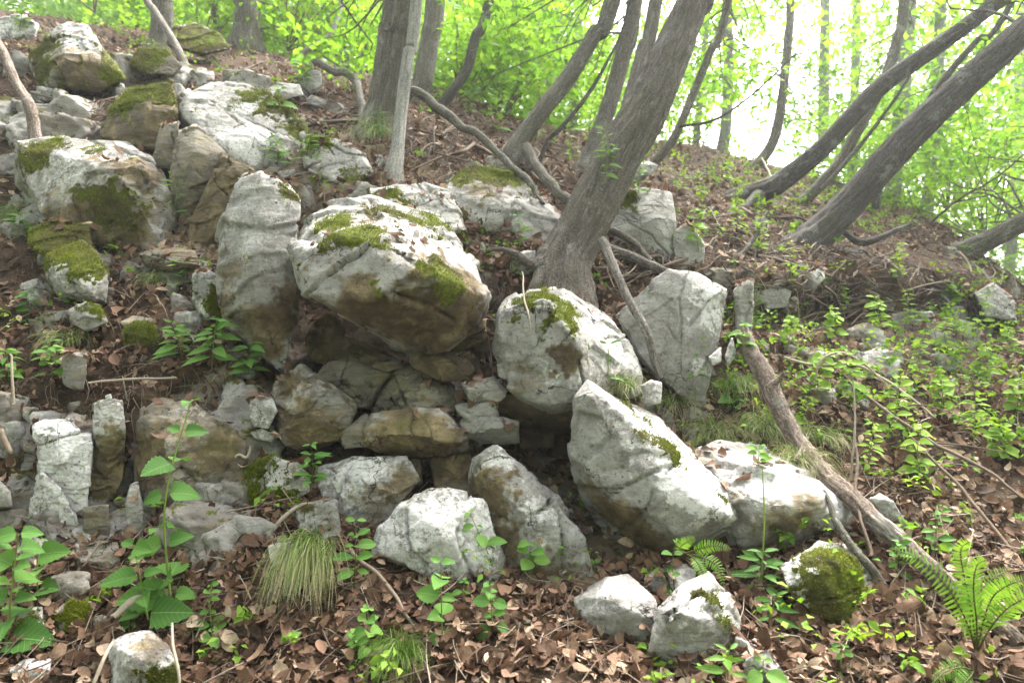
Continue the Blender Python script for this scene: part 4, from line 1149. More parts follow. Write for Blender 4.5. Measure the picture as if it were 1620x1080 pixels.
# the spring air: a thin veil of light between the trunks
bm = bmesh.new()
bmesh.ops.create_cube(bm, size=1)
m = bpy.data.meshes.new('haze'); bm.to_mesh(m); bm.free()
hz = bpy.data.objects.new('haze', m)
hz.scale = (560, 300, 66)
hz.location = (0, 40, -15)
COL.objects.link(hz)
tag(hz, 'thin bright spring haze between the trees', kind='stuff')
hm = bpy.data.materials.new('haze'); hm.use_nodes = True
ht = hm.node_tree
ht.nodes.remove(ht.nodes['Principled BSDF'])
pv = ht.nodes.new('ShaderNodeVolumePrincipled')
pv.inputs['Color'].default_value = (.95, .97, 1, 1)
pv.inputs['Density'].default_value = HAZE
pv.inputs['Anisotropy'].default_value = .5
ht.links.new(pv.outputs[0], ht.nodes['Material Output'].inputs['Volume'])
m.materials.append(hm)
# ------------------------------------------------------------------ fallen leaves, twigs and rootlets on the slope
def leaf_grid(n=5, prof=None, fold=.2, bend=.3, serr=0.0, wid=.5, twist=0.0, acr=2):
    """unit leaf along +Y with a keel; returns verts, quads"""
    prof = prof or (lambda t: math.sin(math.pi * t ** .85) ** .8)
    V, F = [], []
    cols = 2 * acr + 1
    for i in range(n + 1):
        t = i / n
        w = max(.004, prof(t)) * wid * .5
        if serr and 0 < i < n and i % 2: w *= 1 - serr
        ang = bend * t
        y = t if abs(bend) < 1e-4 else math.sin(ang) / bend
        z = 0 if abs(bend) < 1e-4 else -(1 - math.cos(ang)) / bend
        for j in range(-acr, acr + 1):
            u = j / acr
            tw = twist * (t - .5)
            x = u * w
            h = abs(u) * w * fold
            V.append((x * math.cos(tw), y - h * math.sin(ang) * .3 + (abs(u) * -.02 if serr else 0), z + h + x * math.sin(tw)))
    for i in range(n):
        for j in range(cols - 1):
            a = i * cols + j
            F.append((a, a + 1, a + cols + 1, a + cols))
    return np.array(V), np.array(F)


def unit_(v):
    return v / (np.linalg.norm(v) + 1e-12)


r5 = np.random.default_rng(55)
DEAD = []
for i in range(10):
    DEAD.append(leaf_grid(4, lambda t: math.sin(math.pi * min(1, t * .97 + .02)) ** .75, r5.uniform(-.1, .7), r5.uniform(-1.5, 1.6), 0, r5.uniform(.42, .62), r5.uniform(-.9, .9), 1))


for i in range(7):          # torn, lobed and broken ones
    cut = r5.uniform(.45, .8)
    DEAD.append(leaf_grid(6 if i < 4 else 3, (lambda t: math.sin(math.pi * min(1, t * .9 + .06)) ** .7) if i < 4 else (lambda t, c=cut: math.sin(math.pi * (t * c + .12)) ** .8),
                          r5.uniform(-.3, .9), r5.uniform(-2.2, 2.2), .5 if i < 4 else 0, r5.uniform(.5, .95), r5.uniform(-1.3, 1.3), 1))


def soil_factor(px, py):
    """share of leaf cover; bare banks and damp earth hold few leaves"""
    f = np.ones(len(px))
    for (x, y, a, b, s) in ((150, 610, 260, 60, .75), (860, 800, 120, 95, .85), (60, 760, 90, 130, .7), (560, 580, 160, 120, .9), (330, 450, 120, 60, .3), (40, 480, 70, 70, .4), (1400, 520, 160, 60, .25),
                            (200, 740, 190, 100, .8), (640, 720, 160, 60, .8), (1420, 430, 220, 60, .6), (200, 260, 260, 150, .75), (480, 250, 160, 90, .45), (120, 450, 160, 80, .6), (1350, 620, 260, 160, .35)):
        f *= 1 - s * np.exp(-((px - x) / a) ** 2 - ((py - y) / b) ** 2)
    return f


fc = GV[GF].mean(1)
e1 = GV[GF[:, 1]] - GV[GF[:, 0]]; e2 = GV[GF[:, 3]] - GV[GF[:, 0]]
fn = np.cross(e1, e2); fa = np.linalg.norm(fn, axis=1); fn /= fa[:, None] + 1e-12
fn[fn[:, 2] < 0] *= -1
fpx, fpy, fd = proj(fc)
inview = (fd > 1.2) & (fd < 11) & (fpx > -350) & (fpx < 1950) & (fpy < 1500)
clump = .30 + 1.15 * np.clip(fbm(fc * 1.6, 3, 21) + .35, 0, 1.2)
wgt = fa * inview * soil_factor(fpx, fpy) * np.clip((2.8 / np.maximum(fd, 1)) ** 1.7, .16, 1.8) * clump * np.where((fpx < -60) | (fpx > 1690) | (fpy > 1160), .45, 1)
wgt /= wgt.sum()


def scatter(n, w=wgt):
    k = rng.choice(len(fc), n, p=w)
    u, v = rng.uniform(0, 1, (2, n, 1))
    a, b, c, d = (GV[GF[k, i]] for i in range(4))
    return (a * (1 - u) + b * u) * (1 - v) + (d * (1 - u) + c * u) * v, fn[k]


NL = 90000
lp, ln = scatter(NL)
lift = rng.uniform(0, 1, NL) ** 1.5 * .045
nn = ln + rng.normal(0, .42, (NL, 3)); nn /= np.linalg.norm(nn, axis=1)[:, None]
dd = np.cross(nn, rng.normal(0, 1, (NL, 3))); dd /= np.linalg.norm(dd, axis=1)[:, None]
ss = np.cross(dd, nn)
LL = .014 + .064 * rng.uniform(0, 1, NL) ** 1.5
tt = np.clip(.42 + .31 * rng.normal(0, 1, NL) + .25 * fbm(lp * 2, 2, 4), 0, 1)
kind = rng.integers(0, len(DEAD), NL)
# leaves banked against the feet of the stones
feet = [[(600, 885), (745, 932), (795, 918)], [(838, 962), (880, 955), (940, 905)], [(905, 985), (1022, 1038), (1100, 1072), (1175, 1054)], [(1235, 935), (1290, 972), (1395, 970)], [(1160, 878), (1260, 893), (1350, 850)], [(395, 806), (480, 795), (560, 840), (605, 885)],
        [(220, 808), (330, 812), (392, 792)], [(172, 1010), (175, 1075)], [(280, 1060), (270, 1020)], [(965, 850), (1050, 882), (1110, 865)], [(1040, 960), (1030, 1030)], [(70, 225), (30, 300), (75, 340)], [(270, 390), (345, 440)], [(470, 300), (490, 345)], [(745, 420), (800, 400)]]
k0 = 0
for fl in feet:
    c = catmull(np.array(fl, float), 24)
    for s in range(46):
        q = c[rng.integers(0, 24)] + rng.normal(0, 9, 2)
        p, n = gcast(q[0], q[1])
        lp[k0], ln[k0], lift[k0] = p, n, abs(rng.normal(0, .028))
        nn[k0] = unit_(n + rng.normal(0, .6, 3)); dd[k0] = unit_(np.cross(nn[k0], rng.normal(0, 1, 3))); ss[k0] = np.cross(dd[k0], nn[k0])
        k0 += 1
lpos = lp + ln * lift[:, None]
# the 300 that show largest in the photograph become objects of their own
qx, qy, qd = proj(lpos)
inf = (qx > 5) & (qx < 1615) & (qy > 40) & (qy < 1075)
score = np.where(inf, LL / qd, 0) * (lift > .008)
order = np.argsort(-score)[:1500]
bpy.context.view_layer.update()
dgx = bpy.context.evaluated_depsgraph_get()
own = []
for i in order:
    v = Vector(lpos[i] + ln[i] * .02 - CAM)
    ok, loc, *_ = S.ray_cast(dgx, Vector(CAM), v.normalized(), distance=v.length * .97)
    if not ok:
        own.append(i)
    if len(own) == 300:
        break
own_set = np.zeros(NL, bool); own_set[own] = True
TL = 5
dl_mesh = {}
for k, (v, f) in enumerate(DEAD):
    for t in range(TL):
        mb = MB(); mb.add(v, f, (t + .5) / TL)
        m = mb.mesh('dead_leaf'); m.materials.append(DEADLEAF)
        dl_mesh[k, t] = m


def place(o, pos, x, y, z, s):
    o.matrix_basis = Matrix(((x[0] * s, y[0] * s, z[0] * s, pos[0]), (x[1] * s, y[1] * s, z[1] * s, pos[1]), (x[2] * s, y[2] * s, z[2] * s, pos[2]), (0, 0, 0, 1)))


for i in own:
    o = bpy.data.objects.new('dead_leaf', dl_mesh[int(kind[i]), min(TL - 1, int(tt[i] * TL))])
    place(o, lpos[i] - dd[i] * LL[i] * .5, ss[i], dd[i], nn[i], LL[i])
    COL.objects.link(o)
    o.parent = GROUND
mb = MB()
for k, (v, f) in enumerate(DEAD):
  for far in (0, 1):
    idx = np.where((kind == k) & ~own_set & ((qd > 4.3) == bool(far)))[0]
    if far:
        q = (len(v) // 3 - 1) // 2 * 3
        v, f = v[[0, 1, 2, q, q + 1, q + 2, len(v) - 3, len(v) - 2, len(v) - 1]], np.array([(0, 1, 4, 3), (1, 2, 5, 4), (3, 4, 7, 6), (4, 5, 8, 7)])
    vv = (lpos[idx] - dd[idx] * LL[idx][:, None] * .5)[:, None] + LL[idx][:, None, None] * (v[None, :, 0:1] * ss[idx][:, None] + v[None, :, 1:2] * dd[idx][:, None] + v[None, :, 2:3] * nn[idx][:, None])
    nv = len(v)
    ff = f[None] + (np.arange(len(idx)) * nv)[:, None, None]
    mb.add(vv.reshape(-1, 3), ff.reshape(-1, 4), np.repeat(tt[idx], nv))
mb.build('leaf_litter', DEADLEAF, GROUND, kind='stuff')

# leaves caught on the level tops of the stones
drop = []
for o in ROCKS:
    if len(o.data.vertices) < 900:
        continue
    nv = len(o.data.vertices)
    vv = np.empty(nv * 3, np.float32); o.data.vertices.foreach_get('co', vv); vv = vv.reshape(-1, 3) + np.array(o.location)
    vn = np.empty(nv * 3, np.float32); o.data.vertices.foreach_get('normal', vn); vn = vn.reshape(-1, 3)
    ok = np.where((vn[:, 2] > .72) & (fbm(vv * 2.5, 2, 15) > .12))[0]
    for i in rng.choice(ok, min(len(ok) // 45, 26), replace=False) if len(ok) > 60 else ():
        drop.append((vv[i], vn[i]))
mb = MB()
for p, n in drop:
    v, f = DEAD[int(rng.integers(0, len(DEAD)))]
    z = unit_(n + rng.normal(0, .3, 3)); y = unit_(np.cross(z, rng.normal(0, 1, 3))); x = np.cross(y, z)
    s = rng.uniform(.03, .075)
    mb.add(p + n * .006 + s * (v[:, :1] * x + v[:, 1:2] * y + v[:, 2:] * z), f, np.clip(.45 + .25 * rng.normal(), 0, 1))
mb.build('caught_leaves', DEADLEAF, GROUND, kind='stuff')

# loose stones between the boulders, pieces of the ground
stone_mesh = []
for i in range(9):
    r = np.random.default_rng(i + 5)
    bm = bmesh.new()
    for q in r.normal(0, 1, (16, 3)) * np.array([1, .8, .6]):
        bm.verts.new(q / (np.linalg.norm(q) + .4) * .62)
    h = bmesh.ops.convex_hull(bm, input=bm.verts)
    bmesh.ops.delete(bm, geom=list({g for g in h['geom_interior'] + h['geom_unused'] if isinstance(g, bmesh.types.BMVert)}), context='VERTS')
    bmesh.ops.bevel(bm, geom=list(bm.edges), offset=.035, segments=1, affect='EDGES')
    m = bpy.data.meshes.new('stone'); bm.to_mesh(m); bm.free()
    for k, val in (('stain', r.uniform(.2, .75)), ('white', r.uniform(.3, .75)), ('moss', r.choice([0, 0, .3])), ('tone', r.uniform(.8, 1))):
        m.attributes.new(k, 'FLOAT', 'POINT').data.foreach_set('value', np.full(len(m.vertices), val, np.float32))
    m.materials.append(ROCK)
    stone_mesh.append(m)
for (x0, x1, y0, y1, k, s0, s1) in ((30, 400, 640, 860, 46, .03, .10), (420, 800, 560, 800, 40, .03, .10), (780, 1000, 740, 930, 26, .02, .06), (40, 330, 380, 540, 22, .03, .09), (180, 480, 120, 300, 14, .05, .14), (560, 800, 280, 420, 16, .03, .10),
                               (1060, 1300, 430, 640, 24, .03, .10), (1200, 1600, 420, 700, 22, .04, .13), (60, 200, 860, 1000, 18, .03, .08), (300, 1300, 900, 1070, 14, .02, .05)):
    for i in range(k):
        p, n = gcast(rng.uniform(x0, x1), rng.uniform(y0, y1))
        o = bpy.data.objects.new('stone', stone_mesh[int(rng.integers(0, 9))])
        y = unit_(rng.normal(0, 1, 3)); x = unit_(np.cross(y, rng.normal(0, 1, 3)))
        place(o, p + n * .006, x, y, np.cross(x, y), rng.uniform(s0, s1))
        COL.objects.link(o)
        o.parent = GROUND

# jointed blocks of bedrock that fill the wall between the big stones
block_mesh = []
for i in range(12):
    r = np.random.default_rng(i + 205)
    bm = bmesh.new()
    bmesh.ops.create_cube(bm, size=1)
    bmesh.ops.subdivide_edges(bm, edges=list(bm.edges), cuts=15, use_grid_fill=True)
    V = np.array([v.co[:] for v in bm.verts])
    V *= np.array([r.uniform(.5, .9), .7, r.uniform(.6, 1.0)])
    for q in range(22):
        pn = r.normal(0, 1, 3); pn /= np.linalg.norm(pn)
        h = V @ pn
        V = V - (np.maximum(0, h - h.max() + r.uniform(.02, .16)))[:, None] * pn
    f1, f2, cid, off = worley((V + .1 * np.stack([fbm(V * 3, 2, k) for k in range(3)], 1)) * np.array([2.2, 2.2, 4.5]) + i * 9.7, 3)
    nrm = V / (np.linalg.norm(V, axis=1)[:, None] + .05)
    V = V + nrm * (.10 * (cid - .5) + .05 * fbm(V * 5 + i * 3, 3, 2) - .05 * sstep(.07, 0, f2 - f1))[:, None]
    for v, p in zip(bm.verts, V): v.co = p
    m = bpy.data.meshes.new('stone'); bm.to_mesh(m); bm.free()
    m.polygons.foreach_set('use_smooth', np.ones(len(m.polygons), bool))
    n = len(m.vertices)
    for k, val in (('stain', np.clip(r.uniform(.25, .75) + .3 * fbm(V * 2 + i, 2, 4), 0, 1)), ('white', np.full(n, r.uniform(.2, .6))), ('moss', np.clip((V[:, 2] - .12) * 1.2, 0, .5) * r.choice([0, 1, 1])), ('tone', np.full(n, r.uniform(.75, 1)))):
        m.attributes.new(k, 'FLOAT', 'POINT').data.foreach_set('value', np.asarray(val, np.float32))
    m.materials.append(ROCK)
    block_mesh.append(m)
taken = []
for (x0, x1, y0, y1, k, s0, s1) in ((10, 400, 650, 870, 38, .16, .36), (-20, 130, 640, 900, 12, .16, .32), (60, 340, 395, 520, 26, .13, .30), (-40, 320, 90, 230, 34, .2, .44), (260, 560, 120, 330, 30, .16, .36), (0, 90, 220, 420, 8, .15, .3), (380, 480, 560, 760, 10, .10, .2),
                               (470, 800, 540, 740, 22, .10, .22), (640, 790, 690, 800, 8, .10, .2), (560, 860, 250, 420, 24, .15, .32), (985, 1110, 620, 720, 8, .1, .2), (1050, 1200, 420, 600, 14, .12, .26), (1180, 1320, 430, 560, 9, .10, .26), (1340, 1620, 395, 540, 13, .10, .30), (1300, 1500, 520, 640, 8, .1, .22), (480, 620, 720, 840, 6, .1, .2)):
    for i in range(k):
        x, y = rng.uniform(x0, x1), rng.uniform(y0, y1)
        if any((x - a) ** 2 + (y - b) ** 2 < 24 ** 2 for a, b in taken):
            continue
        taken.append((x, y))
        p, n = gcast(x, y)
        o = bpy.data.objects.new('stone', block_mesh[int(rng.integers(0, 12))])
        zz = unit_(np.array([rng.normal(.12, .2), rng.normal(0, .2), 1]))
        yy = unit_(np.array([rng.normal(0, .45), 1, 0])); xx = unit_(np.cross(yy, zz)); yy = np.cross(zz, xx)
        s = rng.uniform(s0, s1)
        place(o, p - n * s * .12, xx, yy, zz, s)
        COL.objects.link(o)
        o.parent = GROUND

# twigs lying in the litter
mb = MB()
tp, tn = scatter(5200)
for p, n in zip(tp, tn):
    L = rng.uniform(.06, .34)
    d = np.cross(n, rng.normal(0, 1, 3)); d = d / np.linalg.norm(d)
    q = p + n * rng.uniform(.005, .04)
    s2 = np.cross(d, n)
    c = catmull(np.array([q - d * L / 2, q + s2 * rng.normal(0, .012) + n * rng.uniform(-.005, .02), q + d * L / 2 + s2 * rng.normal(0, .03)]), 6)
    rr = rng.uniform(.0011, .0034)
    mb.add(*tube(c, np.linspace(rr, rr * .5, 6), 4), rng.uniform(.1, .9))
mb.build('twig_litter', TWIG, GROUND, kind='stuff')

# rootlets hanging out of undercut banks
mb = MB()
for (x0, x1, y0, y1, k, sc) in ((0, 400, 545, 650, 190, 1.0), (1130, 1330, 425, 480, 70, 1.2), (1480, 1600, 420, 500, 60, 1.3), (752, 812, 430, 475, 46, .7), (640, 760, 180, 260, 50, 1), (40, 200, 150, 200, 50, 1), (470, 560, 300, 330, 30, .8)):
    for i in range(k):
        p, n = gcast(rng.uniform(x0, x1), rng.uniform(y0, y1))
        d0 = n + rng.normal(0, .6, 3)
        L = rng.uniform(.05, .22) * sc
        a = p - n * .02
        b = a + d0 / np.linalg.norm(d0) * L * .4
        c = b + np.array([rng.normal(0, .35), -.1, -1]) * L * .5
        e = c + np.array([rng.normal(0, .5), -.1, -.8]) * L * .4
        rr = rng.uniform(.0009, .0026)
        mb.add(*tube(catmull(np.array([a, b, c, e]), 8), np.linspace(rr, rr * .4, 8), 4), rng.uniform(.1, 1))
mb.build('rootlet_fringe', TWIG, GROUND, kind='stuff')

# the matted roots of the eroded bank under the right hand trunks
mb = MB()
r8 = np.random.default_rng(88)
for (x0, x1, y0, y1, k) in ((1080, 1330, 330, 470, 120), (1330, 1620, 380, 505, 150), (640, 900, 170, 330, 130), (940, 1100, 360, 440, 60), (1150, 1450, 290, 420, 60), (480, 640, 100, 200, 40), (0, 200, 150, 210, 40)):
    for i in range(k):
        x, y = r8.uniform(x0, x1), r8.uniform(y0, y1)
        pts = []
        dx, dy = r8.normal(0, 45), r8.uniform(8, 40)
        for s in range(5):
            p, n = gcast(x + dx * s / 2 + r8.normal(0, 4), y + dy * s / 3 + r8.normal(0, 3))
            if pts and np.linalg.norm(p - pts[-1]) > .5: break
            pts.append(p + n * r8.uniform(.0, .065))
        if len(pts) < 3: continue
        rr = r8.uniform(.002, .008) if r8.uniform() < .85 else r8.uniform(.009, .018)
        mb.add(*tube(catmull(np.array(pts), 16), np.linspace(rr, rr * .35, 16), 6, bark=(.1, 3)), r8.uniform(0, .6))
mb.build('root_tangle', TWIG, GROUND, kind='stuff')


# ------------------------------------------------------------------ sticks, log and branches one can point at
def stick(name, label, pts, mat=None, cat='stick', sides=8, tint=.5, group=None, side=(), wob=.012, seed=0, bark=None, on=None):
    q = np.array([np.append(P(x, y, d), w * d / FPX / 2) for x, y, d, w in pts])
    c = catmull(q, max(14, 9 * len(q)))
    o0 = c[0, :3].copy()
    c[1:-1, :3] += wob * np.stack([fbm(c[1:-1, :3] * 7, 2, seed + k) for k in range(3)], 1)
    mb = MB(); gg = tube(c[:, :3], c[:, 3], sides, bark=bark, grain=True)
    mb.add(gg[0], gg[1], tint, gg[3])
    o = mb.build(name, mat or TWIG, origin=o0)
    tag(o, label, cat, group, 'thing')
    for br in side:
        q = np.array([np.append(P(x, y, d), w * d / FPX / 2) for x, y, d, w in br])
        k = catmull(q, 12)
        m2 = MB(); m2.add(*tube(k[:, :3], k[:, 3], 6), tint)
        m2.build('side_twig', mat or TWIG, o).location = -Vector(o0)
    return o


stick('fallen_log', 'rotten reddish brown log sloping down the right side of the outcrop',
      [(1174, 522, 3.5, 16), (1190, 560, 3.38, 23), (1215, 610, 3.26, 25), (1250, 680, 3.10, 22), (1290, 735, 2.92, 25), (1345, 790, 2.72, 27), (1430, 860, 2.49, 25), (1520, 945, 2.30, 25), (1650, 1050, 2.11, 27)], DEADWOOD, 'log', 30, seed=3, bark=(.30, 5), wob=.012,
      side=[[(1215, 612, 3.22, 12), (1232, 600, 3.2, 9), (1240, 590, 3.18, 7)], [(1272, 708, 2.98, 10), (1262, 722, 2.94, 8), (1256, 730, 2.92, 5)], [(1432, 862, 2.54, 10), (1450, 852, 2.5, 7), (1460, 848, 2.48, 5)]])
stick('dead_branch', 'bent grey branch hanging from the roots onto the upright grey slab',
      [(952, 380, 3.75, 15), (975, 430, 3.6, 14), (1002, 485, 3.45, 13), (1022, 530, 3.38, 13), (1032, 560, 3.38, 11), (1046, 600, 3.36, 9)], BARK_TAN, 'branch', 12, seed=4, bark=(.08, 3))
stick('dead_branch', 'grey pointed stick leaning on the broad pale boulder and down past the mossy rock',
      [(1302, 775, 2.68, 5), (1318, 812, 2.6, 10), (1345, 858, 2.5, 12), (1372, 893, 2.44, 13), (1395, 925, 2.4, 12), (1430, 965, 2.33, 11), (1470, 1000, 2.27, 9)], BARK_GREY, 'branch', 10, seed=5, bark=(.1, 4))
stick('dead_branch', 'thin dark twig crossing the pointed grey stick by the broad pale boulder', [(1352, 700, 2.9, 4), (1354, 760, 2.75, 5), (1362, 820, 2.6, 5), (1378, 880, 2.48, 6)], tint=.25, cat='twig')
stick('dead_branch', 'pale curved stem lying across the litter of the right slope', [(1240, 565, 3.55, 4), (1300, 580, 3.45, 5), (1345, 575, 3.5, 5), (1400, 600, 3.4, 5), (1440, 630, 3.3, 4), (1480, 660, 3.2, 3)], tint=.85, seed=7)
stick('dead_branch', 'long straight twig slanting down to the right edge beyond the fern', [(1440, 690, 3.1, 4), (1500, 750, 2.9, 5), (1560, 820, 2.7, 6), (1625, 900, 2.5, 6)], tint=.45, seed=8)
stick('dead_branch', 'grey brown branch forking over the leaves above the fern', [(1330, 590, 3.5, 5), (1400, 650, 3.25, 6), (1480, 700, 3.05, 6), (1560, 745, 2.85, 5), (1625, 790, 2.7, 4)], tint=.4, seed=9,
      side=[[(1480, 700, 3.05, 4), (1530, 705, 3.0, 3), (1590, 715, 2.95, 2)], [(1400, 650, 3.25, 4), (1450, 640, 3.2, 3), (1500, 650, 3.15, 2)]])
stick('dead_branch', 'upright pale dead stalk among herbs on the right slope', [(1345, 760, 2.85, 4), (1350, 700, 2.85, 4), (1352, 650, 2.9, 3), (1350, 600, 2.95, 2)], tint=.8, seed=10, cat='stalk')
stick('dead_branch', 'arched pale twig beside the white boulder on the right slope', [(1290, 600, 3.4, 4), (1300, 570, 3.4, 4), (1325, 558, 3.4, 4), (1360, 570, 3.4, 3), (1400, 605, 3.4, 3)], tint=.9, seed=11, cat='twig')
stick('dead_branch', 'dark broken limb propped among roots near the right skyline', [(1330, 365, 5.5, 9), (1365, 385, 5.4, 12), (1400, 372, 5.4, 10), (1440, 355, 5.5, 7)], BARK_DARK, 'branch', seed=12)
stick('dead_branch', 'curved dark twig reaching down from the tall grass onto the upright slab top', [(1215, 335, 4.8, 5), (1190, 380, 4.6, 6), (1155, 415, 4.4, 7), (1115, 437, 4.2, 7)], BARK_DARK, 'branch', seed=13)
stick('dead_branch', 'pale stick lying on the litter left of the sedge tuft', [(180, 975, 2.25, 9), (205, 955, 2.28, 12), (225, 945, 2.32, 9)], tint=.9, seed=14)
stick('dead_branch', 'long thin pale stalk leaning at the bottom left beside the blue-white rock', [(148, 1082, 2.0, 6), (165, 1040, 2.03, 6), (180, 1010, 2.08, 4)], tint=.95, seed=15, cat='stalk')
stick('dead_branch', 'twin pale straw by the right flank of the blue-white rock', [(280, 1085, 2.05, 4), (278, 1040, 2.08, 5), (272, 985, 2.15, 4)], tint=.95, seed=16, cat='stalk')
stick('dead_branch', 'bleached twig on the bank below the spindly dark-stemmed herb', [(430, 845, 2.6, 6), (450, 820, 2.62, 7), (475, 803, 2.66, 6), (495, 797, 2.7, 4)], tint=.9, seed=17, cat='twig')
stick('dead_branch', 'grey twig running diagonally through the leaves left of the white rounded rock', [(555, 870, 2.55, 6), (590, 900, 2.5, 7), (625, 945, 2.4, 6), (660, 990, 2.3, 4)], tint=.6, seed=18, cat='twig')
stick('dead_branch', 'dark twig lying in leaves between sedge tuft and split boulders', [(755, 985, 2.3, 4), (800, 1010, 2.25, 5), (850, 1050, 2.16, 5), (890, 1085, 2.1, 4)], tint=.2, seed=19, cat='twig')
stick('dead_branch', 'fine pale rootlet hanging in front of the grey faced boulder', [(826, 430, 3.0, 2), (828, 470, 2.9, 3), (834, 500, 2.84, 3), (836, 525, 2.84, 2)], tint=.95, cat='rootlet', seed=20)
stick('dead_branch', 'two toned twig on the soil bank above the white column', [(20, 640, 2.95, 4), (18, 600, 2.97, 4), (15, 560, 3.0, 3)], tint=.8, cat='twig', seed=21)
stick('dead_branch', 'knotty brown stick at the left edge of the soil bank', [(2, 680, 2.85, 8), (10, 700, 2.84, 9), (18, 715, 2.83, 7)], tint=.55, seed=22)
stick('dead_branch', 'bleached curl of root poking from the tall brown rock top right', [(362, 730, 2.9, 4), (378, 718, 2.9, 5), (392, 722, 2.9, 5), (398, 705, 2.9, 4)], tint=1, cat='rootlet', seed=23)
stick('dead_branch', 'long straw lying over the terrace leaves behind the soil bank', [(140, 605, 3.0, 3), (210, 600, 3.02, 4), (280, 598, 3.02, 3)], tint=.8, cat='stalk', seed=24)
stick('dead_branch', 'thin grey stick lying down the right slope under the log', [(1490, 905, 2.42, 6), (1540, 950, 2.33, 7), (1600, 985, 2.25, 6)], tint=.5, seed=25)
stick('dead_branch', 'short pale peg of wood in leaves below the mossy rock', [(1378, 975, 2.3, 7), (1382, 1000, 2.28, 7), (1386, 1025, 2.24, 5)], tint=.9, seed=26)
stick('dead_branch', 'sunlit bare twig spraying up on the right skyline', [(1470, 355, 6.5, 4), (1510, 320, 6.4, 4), (1570, 285, 6.3, 3), (1625, 240, 6.2, 2)], tint=.2, cat='twig', seed=27,
      side=[[(1510, 320, 6.4, 3), (1560, 310, 6.3, 2), (1615, 300, 6.2, 1.5)], [(1540, 303, 6.3, 2), (1560, 270, 6.3, 1.5), (1565, 245, 6.3, 1)]])
stick('dead_branch', 'pale dry twig looping at the foot of the hazy curved trunk', [(1205, 250, 7.5, 3), (1215, 268, 7.2, 3), (1222, 285, 6.9, 3)], tint=1, cat='twig', seed=28)
# ------------------------------------------------------------------ living plants
def heart(t):
    return (math.sin(math.pi * min(1, t ** .55)) ** .75) * (1.0 if t > .05 else .7)
def oval(t):
    return math.sin(math.pi * min(1, t * .96 + .03)) ** .8
def lance(t):
    return math.sin(math.pi * min(1, t ** .8 * .97 + .02)) ** 1.1


LEAFK = {'heart': (heart, 14, .82, .16), 'oval': (oval, 7, .56, 0), 'lance': (lance, 7, .26, 0), 'round': (oval, 7, .78, 0), 'toothed': (lance, 13, .42, .2)}
leaf_cache = {}


def leaf_mesh(kindname, v, t, mat):
    key = (kindname, v, t, mat.name)
    if key not in leaf_cache:
        prof, n, wid, serr = LEAFK[kindname]
        r = random.Random(v * 17 + 3)
        vv, ff = leaf_grid(n, prof, r.uniform(.15, .4), r.uniform(.25, 1.0), serr, wid * r.uniform(.9, 1.1), r.uniform(-.25, .25), 2)
        mb = MB(); mb.add(vv, ff, t)
        m = mb.mesh('leaf'); m.materials.append(mat)
        leaf_cache[key] = m
    return leaf_cache[key]


def unit(v):
    v = np.asarray(v, float)
    return v / (np.linalg.norm(v) + 1e-12)


def herb(label, px, py, height, leafk='oval', nodes=5, per=2, size=.06, lean=(0, 0), name='herb', cat='plant', group=None, seed=0, tint=.5, cast=True, d=None, stem=.0022, start=.15,
         taper=.35, droop=.25, crowd=1.0, stemtint=.6, offx=0.0, mat=None):
    r = np.random.default_rng(seed + 500)
    base = P(px, py, d) if d else scast(px, py)[0]
    t = thing(name, base - np.array([0, 0, .01]), label, cat, group)
    top = base + np.array([lean[0], lean[1], 1.0]) * height
    ctl = np.array([base - [0, 0, .03], base + (top - base) * .5 + np.array([r.normal(0, .06), -.03, 0]) * height, top])
    c = catmull(ctl, 14)
    mb = MB(); mb.add(*tube(c, np.linspace(stem, stem * .5, 14), 6), stemtint)
    mb.build('stem', STEM, t).location = -t.location
    L = []
    for k in range(nodes):
        f = start + (1 - start) * (k / max(1, nodes - 1)) ** crowd
        p = c[min(13, int(f * 13))]
        sz = size * (1 - taper * f) * (1 if k < nodes - 1 else .7)
        az0 = k * (math.pi / 2) + r.uniform(-.5, .5)
        for j in range(per):
            az = az0 + j * 2 * math.pi / per + r.uniform(-.25, .25)
            el = r.uniform(-.15, .45) - droop * (1 - f) * .5
            y = unit([math.cos(az) * math.cos(el), math.sin(az) * math.cos(el), math.sin(el)])
            z = unit(np.array([0, -.7, .75]) - y * (np.array([0, -.7, .75]) @ y) + r.normal(0, .18, 3))
            z = unit(z - y * (z @ y))
            x = np.cross(y, z)
            L.append((p + y * sz * .12, x, y, z, sz * r.choice([.55, .75, .9, 1.0, 1.15]) * r.uniform(.9, 1.1)))
    dist = max(1.0, (base - CAM) @ FWD)
    if size * FPX / dist < 13:
        mb = MB()
        prof, n, wid, serr = LEAFK[leafk]
        for (p, x, y, z, s) in L:
            vv, ff = leaf_grid(4, prof, .25, .5, 0, wid, 0, 1)
            mb.add(p + s * (vv[:, :1] * x + vv[:, 1:2] * y + vv[:, 2:] * z), ff, np.clip(tint + r.normal(0, .15), 0, 1))
        mb.build('foliage', mat or SPRIG, t, kind='stuff').location = -t.location
    else:
        for (p, x, y, z, s) in L:
            o = bpy.data.objects.new('leaf', leaf_mesh(leafk, int(r.integers(0, 4)), float(np.clip(round((tint + r.normal(0, .14)) * 5) / 5, 0, 1)), mat or HERB))
            place(o, p - np.array(t.location), x, y, z, s)
            COL.objects.link(o)
            o.parent = t
    return t


bpy.context.view_layer.update()
